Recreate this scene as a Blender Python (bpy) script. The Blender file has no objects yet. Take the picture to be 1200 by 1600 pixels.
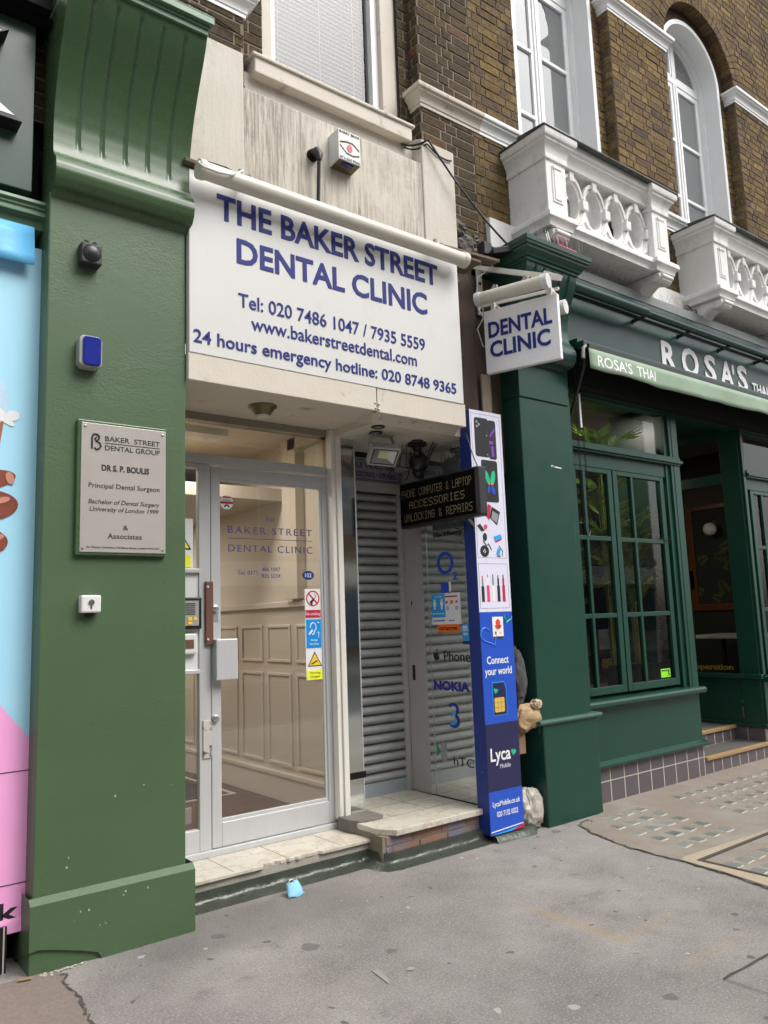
import bpy, math, random
from mathutils import Vector, Matrix
R=math.radians; rnd=random.Random(7)
S=bpy.context.scene; C=S.collection
# ---------------------------------------------------------------- camera
cd=bpy.data.cameras.new('camera'); cam=bpy.data.objects.new('camera',cd); C.objects.link(cam); S.camera=cam
yaw,pit,rol=R(37.92),R(7.845),R(-2.034)
f=Vector((math.sin(yaw)*math.cos(pit),math.cos(yaw)*math.cos(pit),math.sin(pit)))
r0=Vector((math.cos(yaw),-math.sin(yaw),0)); u0=r0.cross(f)
rr=r0*math.cos(rol)+u0*math.sin(rol); uu=-r0*math.sin(rol)+u0*math.cos(rol)
cam.matrix_world=Matrix(((rr.x,uu.x,-f.x,0),(rr.y,uu.y,-f.y,-3.75),(rr.z,uu.z,-f.z,1.45),(0,0,0,1)))
cd.sensor_fit='VERTICAL'; cd.sensor_height=24; cd.lens=24*1221/1600; cd.clip_start=.05; cd.clip_end=500
# ---------------------------------------------------------------- sky, sun, exposure
W=bpy.data.worlds.new('World'); S.world=W; W.use_nodes=True
nt=W.node_tree; bg=nt.nodes['Background']; sk=nt.nodes.new('ShaderNodeTexSky'); sk.sky_type='NISHITA'
SUN_E,SUN_A=R(52),R(28)          # elevation, and how far right of straight-out-of-the-facade the sun stands
sk.sun_disc=False; sk.sun_elevation=SUN_E; sk.sun_rotation=math.pi-SUN_A
sk.air_density=1.0; sk.dust_density=4.0; sk.ozone_density=1.0
hs=nt.nodes.new('ShaderNodeHueSaturation'); hs.inputs['Saturation'].default_value=.22
nt.links.new(sk.outputs[0],hs.inputs['Color']); nt.links.new(hs.outputs[0],bg.inputs[0]); bg.inputs[1].default_value=.14
sd=bpy.data.lights.new('sun','SUN'); sd.energy=.8; sd.angle=R(38); sd.color=(1,.97,.92)
so=bpy.data.objects.new('sun',sd); C.objects.link(so)
sdir=Vector((math.sin(SUN_A)*math.cos(SUN_E),-math.cos(SUN_A)*math.cos(SUN_E),math.sin(SUN_E)))
so.location=(4,-6,12); so.rotation_euler=sdir.to_track_quat('Z','Y').to_euler()
S.view_settings.view_transform='Standard'; S.view_settings.look='None'; S.view_settings.exposure=0.95; S.view_settings.gamma=1
S.view_settings.use_curve_mapping=False
S.cycles.max_bounces=8; S.cycles.transparent_max_bounces=12
# ---------------------------------------------------------------- materials
def srgb(h):
    h=h.lstrip('#'); v=[int(h[i:i+2],16)/255 for i in (0,2,4)]
    return tuple((c/12.92 if c<=.04045 else ((c+.055)/1.055)**2.4) for c in v)
def mk(name):
    m=bpy.data.materials.new(name); m.use_nodes=True; n=m.node_tree; b=n.nodes['Principled BSDF']; return m,n,b
def noise(n,scale,vec=None,detail=4,rough=.6):
    t=n.nodes.new('ShaderNodeTexNoise'); t.inputs['Scale'].default_value=scale; t.inputs['Detail'].default_value=detail; t.inputs['Roughness'].default_value=rough
    if vec is not None: n.links.new(vec,t.inputs['Vector'])
    return t.outputs['Fac']
def pos(n,scale=(1,1,1)):
    g=n.nodes.new('ShaderNodeNewGeometry'); mp=n.nodes.new('ShaderNodeMapping'); mp.inputs['Scale'].default_value=scale
    n.links.new(g.outputs['Position'],mp.inputs['Vector']); return mp.outputs[0]
def ramp(n,fac,stops):
    r=n.nodes.new('ShaderNodeValToRGB'); e=r.color_ramp.elements
    while len(e)<len(stops): e.new(.5)
    for x,(p,c) in zip(e,stops):
        x.position=p; x.color=(c,c,c,1) if isinstance(c,(int,float)) else (*c,1)
    n.links.new(fac,r.inputs[0]); return r.outputs[0]
def mix(n,fac,a,b,mode='MIX'):
    m=n.nodes.new('ShaderNodeMix'); m.data_type='RGBA'; m.blend_type=mode
    for s,v in ((m.inputs[0],fac),(m.inputs[6],a),(m.inputs[7],b)):
        if hasattr(v,'is_linked') or isinstance(v,bpy.types.NodeSocket): n.links.new(v,s)
        elif isinstance(v,(int,float)): s.default_value=v
        else: s.default_value=(*v,1)
    return m.outputs[2]
def bump(n,b,h,strength,dist=.01):
    k=n.nodes.new('ShaderNodeBump'); k.inputs['Strength'].default_value=strength; k.inputs['Distance'].default_value=dist
    n.links.new(h,k.inputs['Height']); n.links.new(k.outputs[0],b.inputs['Normal'])
def mat(name,col,rough=.5,metal=0,var=.12,vs=6,bs=0,bstr=.2,stretch=(1,1,1),dirt=None,dscale=3,dth=(.5,.75),damt=.6,spec=.5,coat=0,bdist=.01,emit=0):
    if isinstance(col,str): col=srgb(col)
    m,n,b=mk(name); b.inputs['Roughness'].default_value=rough; b.inputs['Metallic'].default_value=metal; b.inputs['Specular IOR Level'].default_value=spec
    b.inputs['Coat Weight'].default_value=coat
    p=pos(n,stretch)
    c=mix(n,noise(n,vs,p),tuple(x*(1-var) for x in col),tuple(min(1,x*(1+var)) for x in col))
    if dirt is not None:
        d=ramp(n,noise(n,dscale,p,6,.65),[(dth[0],0),(dth[1],damt)]); c=mix(n,d,c,dirt)
    n.links.new(c,b.inputs['Base Color'])
    rv=n.nodes.new('ShaderNodeMapRange'); n.links.new(noise(n,vs*3,p),rv.inputs[0]); rv.inputs[3].default_value=max(.02,rough-.1); rv.inputs[4].default_value=min(1,rough+.1)
    n.links.new(rv.outputs[0],b.inputs['Roughness'])
    if isinstance(bs,tuple):
        mk_=ramp(n,noise(n,1.7,p,4),[(.38,.08),(.68,.85)]); q_=mix(n,.5,noise(n,bs[0],p,5,.7),noise(n,bs[1],p,4)); q_=mix(n,mk_,(.5,.5,.5),q_); bump(n,b,q_,bstr,bdist)
    elif bs: bump(n,b,noise(n,bs,p,4),bstr,bdist)
    if emit: n.links.new(c,b.inputs['Emission Color']); b.inputs['Emission Strength'].default_value=emit
    return m
def glassmat(name,tint,refl=1.0,base=.04,rough=.02,haze=0,hcol=(.6,.6,.6)):
    m=bpy.data.materials.new(name); m.use_nodes=True; n=m.node_tree; n.nodes.remove(n.nodes['Principled BSDF']); out=n.nodes['Material Output']
    t=n.nodes.new('ShaderNodeBsdfTransparent'); t.inputs[0].default_value=(*tint,1)
    g=n.nodes.new('ShaderNodeBsdfGlossy'); g.inputs['Roughness'].default_value=rough; g.inputs['Color'].default_value=(refl,refl,refl,1)
    bp=n.nodes.new('ShaderNodeBump'); bp.inputs['Strength'].default_value=.015; n.links.new(noise(n,2.0,pos(n),1),bp.inputs['Height']); bp.inputs['Strength'].default_value=.06 if 'upper' in name else .015; n.links.new(bp.outputs[0],g.inputs['Normal'])
    fr=n.nodes.new('ShaderNodeFresnel'); fr.inputs[0].default_value=1.5
    mr=n.nodes.new('ShaderNodeMapRange'); n.links.new(fr.outputs[0],mr.inputs[0]); mr.inputs[3].default_value=base; mr.inputs[4].default_value=1
    mx=n.nodes.new('ShaderNodeMixShader'); n.links.new(mr.outputs[0],mx.inputs[0]); n.links.new(t.outputs[0],mx.inputs[1]); n.links.new(g.outputs[0],mx.inputs[2])
    last=mx
    if haze:
        d=n.nodes.new('ShaderNodeBsdfDiffuse'); d.inputs[0].default_value=(*hcol,1); m2=n.nodes.new('ShaderNodeMixShader'); m2.inputs[0].default_value=haze
        n.links.new(mx.outputs[0],m2.inputs[1]); n.links.new(d.outputs[0],m2.inputs[2]); last=m2
    n.links.new(last.outputs[0],out.inputs[0]); return m

def brickmat(name,stops,soot):
    m,n,b=mk(name); g=n.nodes.new('ShaderNodeNewGeometry'); b.inputs['Roughness'].default_value=.9; b.inputs['Specular IOR Level'].default_value=.2
    c=ramp(n,g.outputs['Random Per Island'],stops)
    p=pos(n); fine=noise(n,38,p,5,.7)
    c=mix(n,ramp(n,fine,[(.38,0),(.62,1)]),mix(n,1,c,(.6,.57,.54),'MULTIPLY'),mix(n,1,c,(1.2,1.16,1.04),'MULTIPLY'))
    c=mix(n,ramp(n,noise(n,1.3,p,5,.65),[(.42,0),(.7,soot)]),c,(.035,.03,.026))
    c=mix(n,ramp(n,noise(n,9,p,3),[(.62,0),(.8,.6)]),c,(.05,.042,.035))
    n.links.new(c,b.inputs['Base Color']); bump(n,b,noise(n,70,p,6,.75),.6,.012); return m
BR_Y=brickmat('yellow_stock_brick',[(0,(.125,.088,.045)),(.16,(.225,.155,.066)),(.38,(.165,.113,.053)),(.55,(.265,.185,.078)),(.7,(.14,.095,.05)),(.83,(.2,.132,.066)),(.92,(.10,.072,.055)),(.985,(.17,.105,.075)),(1,(.30,.22,.18))],.5)
BR_D=brickmat('sooty_stock_brick',[(0,(.075,.058,.038)),(.3,(.105,.08,.045)),(.55,(.085,.067,.046)),(.75,(.125,.092,.048)),(.9,(.065,.055,.045)),(.985,(.12,.09,.052)),(1,(.2,.085,.05))],.5)
MORT_Y=mat('grey_mortar',(.135,.115,.088),.95,var=.35,vs=14,bs=120,bstr=.4,spec=.1)
MORT_D=mat('pale_pointing',(.22,.19,.148),.95,var=.35,vs=10,bs=120,bstr=.4,spec=.1)
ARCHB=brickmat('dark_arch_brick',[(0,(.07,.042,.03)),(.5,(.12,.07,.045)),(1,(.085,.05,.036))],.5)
WHITE=mat('white_masonry_paint','#e2e1de',.6,var=.06,vs=4,bs=(7,42),bstr=.4,bdist=.006,stretch=(1.6,1.6,.7),dirt=(.3,.285,.26),dscale=6,dth=(.54,.8),damt=.55)
WHITEF=mat('white_gloss_paint','#eceded',.35,var=.03,vs=8,dirt=(.4,.39,.37),dscale=9,dth=(.66,.8),damt=.4)
CREAM=mat('worn_cream_paint','#cbc3b5',.6,var=.08,vs=5,bs=60,bstr=.2,dirt=(.2,.16,.11),dscale=7,dth=(.6,.72),damt=.7)
def stucco(name,streaks):
    m,n,b=mk(name); b.inputs['Roughness'].default_value=.8; b.inputs['Specular IOR Level'].default_value=.25
    p=pos(n); c=mix(n,noise(n,2.2,p,5),(.57,.525,.445),(.70,.665,.595))
    s=noise(n,1,pos(n,(34,34,1.6)),7,.75); s2=noise(n,1,pos(n,(75,75,4.5)),6,.75)
    pm=ramp(n,noise(n,2.6,pos(n,(1,1,.6)),4,.6),[(.32,.35),(.55,1)]); s=mix(n,pm,(.4,.4,.4),s); s2=mix(n,pm,(.42,.42,.42),s2)
    c=mix(n,ramp(n,s,[(.44,0),(.66,streaks)]),c,(.25,.215,.175)); c=mix(n,ramp(n,s2,[(.46,0),(.63,streaks*.8)]),c,(.13,.10,.075))
    c=mix(n,ramp(n,noise(n,3.5,p,8,.75),[(.52,0),(.68,.35+.3*streaks)]),c,(.36,.31,.25))
    c=mix(n,ramp(n,noise(n,24,p,6,.7),[(.66,0),(.74,.75)]),c,(.1,.085,.07))
    n.links.new(c,b.inputs['Base Color']); bump(n,b,noise(n,45,p,5),.25); return m
STUC=stucco('cream_stucco',.1); STUCS=stucco('rain_streaked_stucco',.8)
GRN=mat('green_textured_paint','#465d3f',.45,var=.2,vs=1.1,bs=(13,60),bstr=.55,stretch=(1,1,1.5),bdist=.008,dirt=(.17,.2,.16),dscale=22,dth=(.74,.8),damt=.5)
GRNS=mat('green_gloss_paint','#425a3c',.28,var=.05,vs=3,bs=14,bstr=.04,bdist=.006,dirt=(.045,.05,.03),dscale=3,dth=(.6,.8),damt=.35)
GRNP=mat('green_fascia_paint','#3a5246',.22,var=.05,vs=2)
GRNM=mat('pale_green_moulding_paint','#5a7a60',.4,var=.06,vs=5)
TEAL=mat('bottle_green_paint','#153f33',.34,var=.1,vs=2.5,bs=30,bstr=.06,dirt=(.12,.16,.14),dscale=30,dth=(.76,.82),damt=.6)
TEALF=mat('bottle_green_fascia','#1c3c35',.32,var=.08,vs=2)
BLACK=mat('black_metal',(.012,.012,.013),.4,var=.2)
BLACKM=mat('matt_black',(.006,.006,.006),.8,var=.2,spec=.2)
SIGNW=mat('white_sign_face','#d5d5d1',.22,var=.012,vs=2,stretch=(1,1,.5),dirt=(.52,.49,.43),dscale=5,dth=(.55,.85),damt=.4)
NAVY=mat('indigo_letter_acrylic','#262f7a',.5,var=.06,spec=.25)
INK=mat('black_print',(.012,.012,.014),.6,var=.05)
BLUEV=mat('blue_vinyl','#2350bb',.35,var=.04,vs=3)
BLUED=mat('dark_blue_side','#16307e',.4,var=.15,vs=9,dirt=(.7,.75,.85),dscale=30,dth=(.7,.74),damt=.8)
NAVYV=mat('navy_vinyl','#26264c',.35,var=.05)
LILAC=mat('pale_lilac_vinyl','#dad9ea',.3,var=.015)
WH=mat('white_vinyl','#e6e6e6',.4,var=.02)
ALU=mat('silver_aluminium','#c3c4c5',.42,.25,var=.06,vs=5,stretch=(6,6,.6),dirt=(.22,.21,.2),dscale=14,dth=(.66,.8),damt=.55)
ALUT=mat('bronze_tinted_aluminium','#8f887d',.4,.3,var=.12,vs=4,dirt=(.1,.09,.075),dscale=7,dth=(.55,.8),damt=.5)
STEEL=mat('shutter_steel','#a4a6a5',.42,.3,var=.14,vs=3,stretch=(1,1,2),dirt=(.06,.06,.06),dscale=4,dth=(.5,.85),damt=.6)
POSTM=mat('grey_painted_steel','#a9a7a6',.5,.1,var=.08,vs=6,dirt=(.08,.075,.07),dscale=26,dth=(.64,.74),damt=.6)
LEAD=mat('dull_lead','#454a42',.3,.3,var=.2,vs=7,bs=11,bstr=.55,bdist=.02)
LEADG=mat('grey_lead_capping','#8f9391',.5,.2,var=.25,vs=5,dirt=(.2,.2,.2),dscale=5,dth=(.55,.7),damt=.6)
def marble(name,col):
    m,n,b=mk(name); b.inputs['Roughness'].default_value=.45; p=pos(n)
    c=mix(n,noise(n,3,p,6),col,tuple(x*.82 for x in col))
    v=ramp(n,noise(n,4,p,9,.75),[(.475,0),(.5,.85),(.525,0)]); c=mix(n,v,c,(.35,.28,.2))
    c=mix(n,ramp(n,noise(n,2.2,p,6),[(.55,0),(.8,.55)]),c,(.42,.32,.2))
    x=n.nodes.new('ShaderNodeSeparateXYZ'); n.links.new(pos(n),x.inputs[0])
    n.links.new(c,b.inputs['Base Color']); bump(n,b,noise(n,40,p,4),.12); return m
MARB=marble('worn_cream_marble',(.58,.545,.46)); 
CONC=mat('stained_concrete','#a09c92',.9,var=.2,vs=6,bs=80,bstr=.4,dirt=(.2,.17,.14),dscale=5,dth=(.5,.8),damt=.6)
STONE=mat('grey_weathered_stone','#6d6863',.9,var=.25,vs=12,bs=50,bstr=.5)
WOOD=mat('weathered_brown_board','#4a3c33',.8,var=.3,vs=3,stretch=(14,14,1),bs=10,bstr=.4)
WOODP=mat('bleached_plank','#8d8071',.85,var=.25,vs=3,stretch=(14,14,1),bs=10,bstr=.4)
OAK=mat('worn_oak_nosing','#9a7f57',.6,var=.25,vs=5,stretch=(1,12,12))
TILE=mat('mauve_grey_tile','#5b5459',.35,var=.14,vs=9)
TILEB=mat('black_glazed_tile','#17171a',.2,var=.1)
GROUT=mat('pale_grout','#b9b2a8',.9,var=.1)
RUBBER=mat('grey_tread_mat','#55514f',.8,var=.15,stretch=(1,30,1))
def asphalt():
    m,n,b=mk('mastic_asphalt'); b.inputs['Roughness'].default_value=.85; b.inputs['Specular IOR Level'].default_value=.3; p=pos(n)
    c=mix(n,ramp(n,noise(n,1.6,p,8,.68),[(.3,0),(.7,1)]),(.185,.168,.153),(.34,.316,.292))
    c=mix(n,ramp(n,noise(n,.55,p,5,.65),[(.48,0),(.7,.55)]),c,(.16,.146,.136))
    c=mix(n,ramp(n,noise(n,95,p,4,.75),[(.5,0),(.66,.6)]),c,(.47,.45,.43)); c=mix(n,ramp(n,noise(n,70,pos(n,(1,1.3,1)),5,.75),[(.52,0),(.68,.6)]),c,(.12,.112,.106))
    c=mix(n,ramp(n,noise(n,6,p,6,.7),[(.58,0),(.7,.5)]),c,(.135,.125,.118))
    sx=n.nodes.new('ShaderNodeSeparateXYZ'); wp_=n.nodes.new('ShaderNodeVectorMath'); wp_.operation='MULTIPLY_ADD'; wn=n.nodes.new('ShaderNodeTexNoise'); wn.inputs['Scale'].default_value=5; wn.inputs['Detail'].default_value=5; n.links.new(p,wn.inputs['Vector']); n.links.new(wn.outputs['Color'],wp_.inputs[0]); wp_.inputs[1].default_value=(.07,.07,0); n.links.new(p,wp_.inputs[2]); n.links.new(wp_.outputs[0],sx.inputs[0])
    def band(o_,c0,w,f_):
        a=n.nodes.new('ShaderNodeMath'); a.operation='SUBTRACT'; n.links.new(o_,a.inputs[0]); a.inputs[1].default_value=c0
        b2=n.nodes.new('ShaderNodeMath'); b2.operation='ABSOLUTE'; n.links.new(a.outputs[0],b2.inputs[0]); r_=n.nodes.new('ShaderNodeMapRange'); r_.interpolation_type='SMOOTHSTEP'; n.links.new(b2.outputs[0],r_.inputs[0]); r_.inputs[1].default_value=w; r_.inputs[2].default_value=w+f_; r_.inputs[3].default_value=1; r_.inputs[4].default_value=0; return r_.outputs[0]
    def mul(a,b2):
        q=n.nodes.new('ShaderNodeMath'); q.operation='MULTIPLY'
        for s_,v_ in ((q.inputs[0],a),(q.inputs[1],b2)):
            if isinstance(v_,float): s_.default_value=v_
            else: n.links.new(v_,s_)
        return q.outputs[0]
    for (yc,xc,hw,amt,col) in ((-.985,3.27,.2,.55,(.13,.115,.10)),(-1.42,3.28,.17,.62,(.36,.27,.17)),(-1.77,3.25,.2,.62,(.38,.29,.19)),(-1.33,3.28,.16,.4,(.12,.11,.1))):
        amt=mul(ramp(n,noise(n,5+9*amt,p,6,.7),[(.42,0),(.62,1)]),amt*.75)
        c=mix(n,mul(mul(band(sx.outputs[1],yc+.035,.012,.05),band(sx.outputs[0],xc+.035,hw,.1)),amt),c,col)
    c=mix(n,mul(mul(band(sx.outputs[0],3.1,.01,.05),band(sx.outputs[1],-1.15,.2,.15)),.5),c,(.34,.26,.17))
    c=mix(n,mul(mul(band(sx.outputs[0],2.0,.35,.5),band(sx.outputs[1],-.05,.12,.25)),.5),c,(.125,.115,.108))
    def spots(scale,thr,keep,col,amt,c):
        v=n.nodes.new('ShaderNodeTexVoronoi'); v.inputs['Scale'].default_value=scale
        ad=n.nodes.new('ShaderNodeVectorMath'); ad.operation='MULTIPLY_ADD'; ad.inputs[1].default_value=(1,1,0); 
        nz=n.nodes.new('ShaderNodeTexNoise'); nz.inputs['Scale'].default_value=14; n.links.new(p,nz.inputs['Vector'])
        sc=n.nodes.new('ShaderNodeVectorMath'); sc.operation='SCALE'; sc.inputs[3].default_value=.06; n.links.new(nz.outputs['Color'],sc.inputs[0])
        n.links.new(p,ad.inputs[0]); n.links.new(sc.outputs[0],ad.inputs[2]); n.links.new(ad.outputs[0],v.inputs['Vector'])
        sep=n.nodes.new('ShaderNodeSeparateColor'); n.links.new(v.outputs['Color'],sep.inputs[0])
        size=n.nodes.new('ShaderNodeMath'); size.operation='MULTIPLY'; n.links.new(sep.outputs[1],size.inputs[0]); size.inputs[1].default_value=thr
        lt=n.nodes.new('ShaderNodeMath'); lt.operation='LESS_THAN'; n.links.new(v.outputs['Distance'],lt.inputs[0]); n.links.new(size.outputs[0],lt.inputs[1])
        kp=n.nodes.new('ShaderNodeMath'); kp.operation='LESS_THAN'; n.links.new(sep.outputs[0],kp.inputs[0]); kp.inputs[1].default_value=keep
        mm=n.nodes.new('ShaderNodeMath'); mm.operation='MULTIPLY'; n.links.new(lt.outputs[0],mm.inputs[0]); n.links.new(kp.outputs[0],mm.inputs[1])
        m3=n.nodes.new('ShaderNodeMath'); m3.operation='MULTIPLY'; n.links.new(mm.outputs[0],m3.inputs[0]); m3.inputs[1].default_value=amt
        return mix(n,m3.outputs[0],c,col)
    c=spots(7,.14,.6,(.085,.08,.077),.75,c); c=spots(5,.13,.35,(.48,.46,.42),.7,c); c=spots(11,.10,.3,(.62,.6,.56),.8,c); c=spots(4,.2,.25,(.1,.09,.085),.6,c)
    n.links.new(c,b.inputs['Base Color']); bump(n,b,noise(n,90,p,6,.8),.8,.008); return m
ASPH=asphalt()
ROAD=mat('road_tarmac',(.06,.06,.06),.9,var=.2,vs=40)
AGG=mat('exposed_aggregate_concrete','#857b6f',.9,var=.25,vs=90,bs=110,bstr=.5,dirt=(.30,.28,.25),dscale=2.2,dth=(.45,.7),damt=.8)
BRSLAB=mat('brown_gritty_paving','#7a7066',.9,var=.35,vs=70,bs=100,bstr=.5)
CEMENT=mat('pale_cement_edging','#a39680',.9,var=.2,vs=14,bs=60,bstr=.4)
CRACK=mat('dirt_filled_crack',(.065,.058,.05),.95,var=.3,vs=30)
RUST=mat('rusty_iron_stain',(.33,.25,.16),.95,var=.2,vs=10)
def lensmat():
    m,n,b=mk('scuffed_glass_lens'); b.inputs['Roughness'].default_value=.33; oi=n.nodes.new('ShaderNodeObjectInfo')
    c=ramp(n,oi.outputs['Random'],[(0,(.10,.115,.105)),(.5,(.17,.185,.17)),(.8,(.24,.255,.235)),(1,(.13,.125,.11))]); c=mix(n,ramp(n,noise(n,26,pos(n),5,.7),[(.45,0),(.7,.5)]),c,(.33,.32,.29)); n.links.new(c,b.inputs['Base Color']); return m
LENS=lensmat()
SKYB=mat('light_blue_poster','#a9def5',.4,var=.02,vs=1)
PINK=mat('pink_poster','#f4a9dc',.4,var=.02,vs=1)
BANNER=mat('sky_blue_banner','#6cc0f2',.45,var=.04,vs=4,bs=6,bstr=.3,bdist=.02)
SKIN=mat('print_brown_skin','#85493a',.35,var=.45,vs=14)
PLASW=mat('white_plastic','#d6d6d4',.45,var=.03,vs=10)
PLASY=mat('aged_cream_plastic','#cfcabc',.36,var=.05,vs=6,dirt=(.3,.26,.2),dscale=10,dth=(.64,.8),damt=.5)
PLASG=mat('grey_plastic','#9a9a98',.45,var=.05)
PLASD=mat('charcoal_plastic','#2e2e31',.5,var=.1)
RIM=mat('pale_lens_rim','#a39d90',.8,var=.2,vs=30)
SIREN=mat('blue_siren_lens','#1b2a86',.18,var=.1,vs=10)
REDP=mat('faded_red_print','#c0606a',.5); REDS=mat('signal_red_print','#b8213f',.45); YEL=mat('warning_yellow_print','#f2c83c',.45); YELF=mat('fluorescent_yellow_print','#eef03a',.45)
CYAN=mat('loop_blue_print','#0d8fe0',.4); CYANL=mat('sky_blue_print','#2aa0e6',.4); ORANGE=mat('orange_print','#f06a12',.45); GREENP=mat('mint_print','#21b787',.45); LIME=mat('lime_sticker','#8fe22a',.5); GOLD=mat('gold_chip_print','#d9b356',.4); PINKP=mat('hot_pink_print','#e0406f',.45); PURP=mat('violet_print','#7a3fb8',.4); BLUEP=mat('royal_blue_print','#1f4fc0',.4)
GREYP=mat('grey_print','#8b8f92',.5); DGREY=mat('graphite_print','#2b2b2e',.35)
BRONZE=mat('brown_handle_plate','#6d4c41',.4,var=.1); CHROME=mat('worn_chrome','#c9c9c6',.25,.9,var=.1); BRASS=mat('old_brass','#6d6548',.35,.6,var=.2); GOLDT=mat('gold_leaf_lettering','#9a7f3a',.4,.3)
GLDOOR=glassmat('door_glass',(.93,.90,.86),1,.12); GLWIN=glassmat('window_glass',(.8,.84,.83),1,.12); GLTR=glassmat('tinted_transom_glass',(.62,.57,.49),1,.08); GLUP=glassmat('upper_window_glass',(.86,.9,.9),.8,.22,haze=.16,hcol=(.66,.71,.73)); GLROSA=glassmat('restaurant_glass',(.98,.98,.97),.7,.02); GLCL=glassmat('clinic_window_glass',(.98,.98,.99),.5,.05)
GLSIDE=glassmat('reflective_shop_glass',(.18,.2,.19),1,.74,.02,haze=.18,hcol=(.5,.58,.53))
MIRROR=mat('dusty_mirror','#cfd6d2',.03,1,var=.03,vs=3)
HWALL=mat('magnolia_hall_paint','#d3cabb',.6,var=.03,vs=3); HTRIM=mat('cream_gloss_woodwork','#dcd5ca',.35,var=.03); HFLOOR=mat('brown_wood_floor','#54331f',.5,var=.3,vs=3,stretch=(1,14,1)); HMAT=mat('dark_barrier_mat','#2e2822',.95,var=.2,vs=60)
DARKW=mat('dark_dining_room_wall','#23201d',.8,var=.2); CEIL=mat('cream_ceiling','#8f897d',.8,var=.05); ORW=mat('orange_varnished_wood','#633818',.35,var=.25,vs=3,stretch=(10,10,1)); BLIND=mat('white_blind','#eef1f5',.5,var=.01); NET=mat('pale_curtain','#c3cdd0',.8,var=.16,vs=3,stretch=(9,9,.4)); GLOBE=mat('opal_glass_globe','#f0efe9',.3,var=.02)
LEAF=mat('palm_leaf','#8fae50',.45,var=.35,vs=9); LEAFD=mat('dark_palm_leaf','#5f8240',.5,var=.35,vs=9); STALK=mat('palm_stalk','#9aa05c',.5,var=.3,vs=12,stretch=(4,4,.8))
CLOTHG=mat('grey_blanket_cloth','#4c4a4b',.95,var=.2,vs=30,bs=90,bstr=.3); SACK=mat('beige_sack_cloth','#a88f6c',.9,var=.15,vs=12,bs=60,bstr=.3); BAGW=mat('white_plastic_bag','#aaa498',.35,var=.12,vs=9,bs=24,bstr=.3); CARD=mat('brown_cardboard','#8d7356',.9,var=.15)
AWN=mat('sage_awning_canvas','#8da18c',.8,var=.07,vs=5,bs=12,bstr=.15,dirt=(.25,.3,.22),dscale=4,dth=(.6,.85),damt=.3)
MASKM=mat('blue_face_mask','#86bedd',.8,var=.05,vs=20)
def led_mat():
    m=mat('unlit_warm_led','#a3906f',.5,var=.05); return m
LED=led_mat(); LEDP=mat('black_led_panel',(.002,.002,.002),.8,var=.2,spec=.1)
GALV=mat('spike_wire','#b5b3ae',.35,.7)
OPB=mat('opposite_brick','#6e5845',.9,var=.25,vs=3); OPW=mat('opposite_pale_stone','#a89f90',.8,var=.1); OPG=mat('opposite_window_glass','#4c5660',.1,var=.2)
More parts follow.
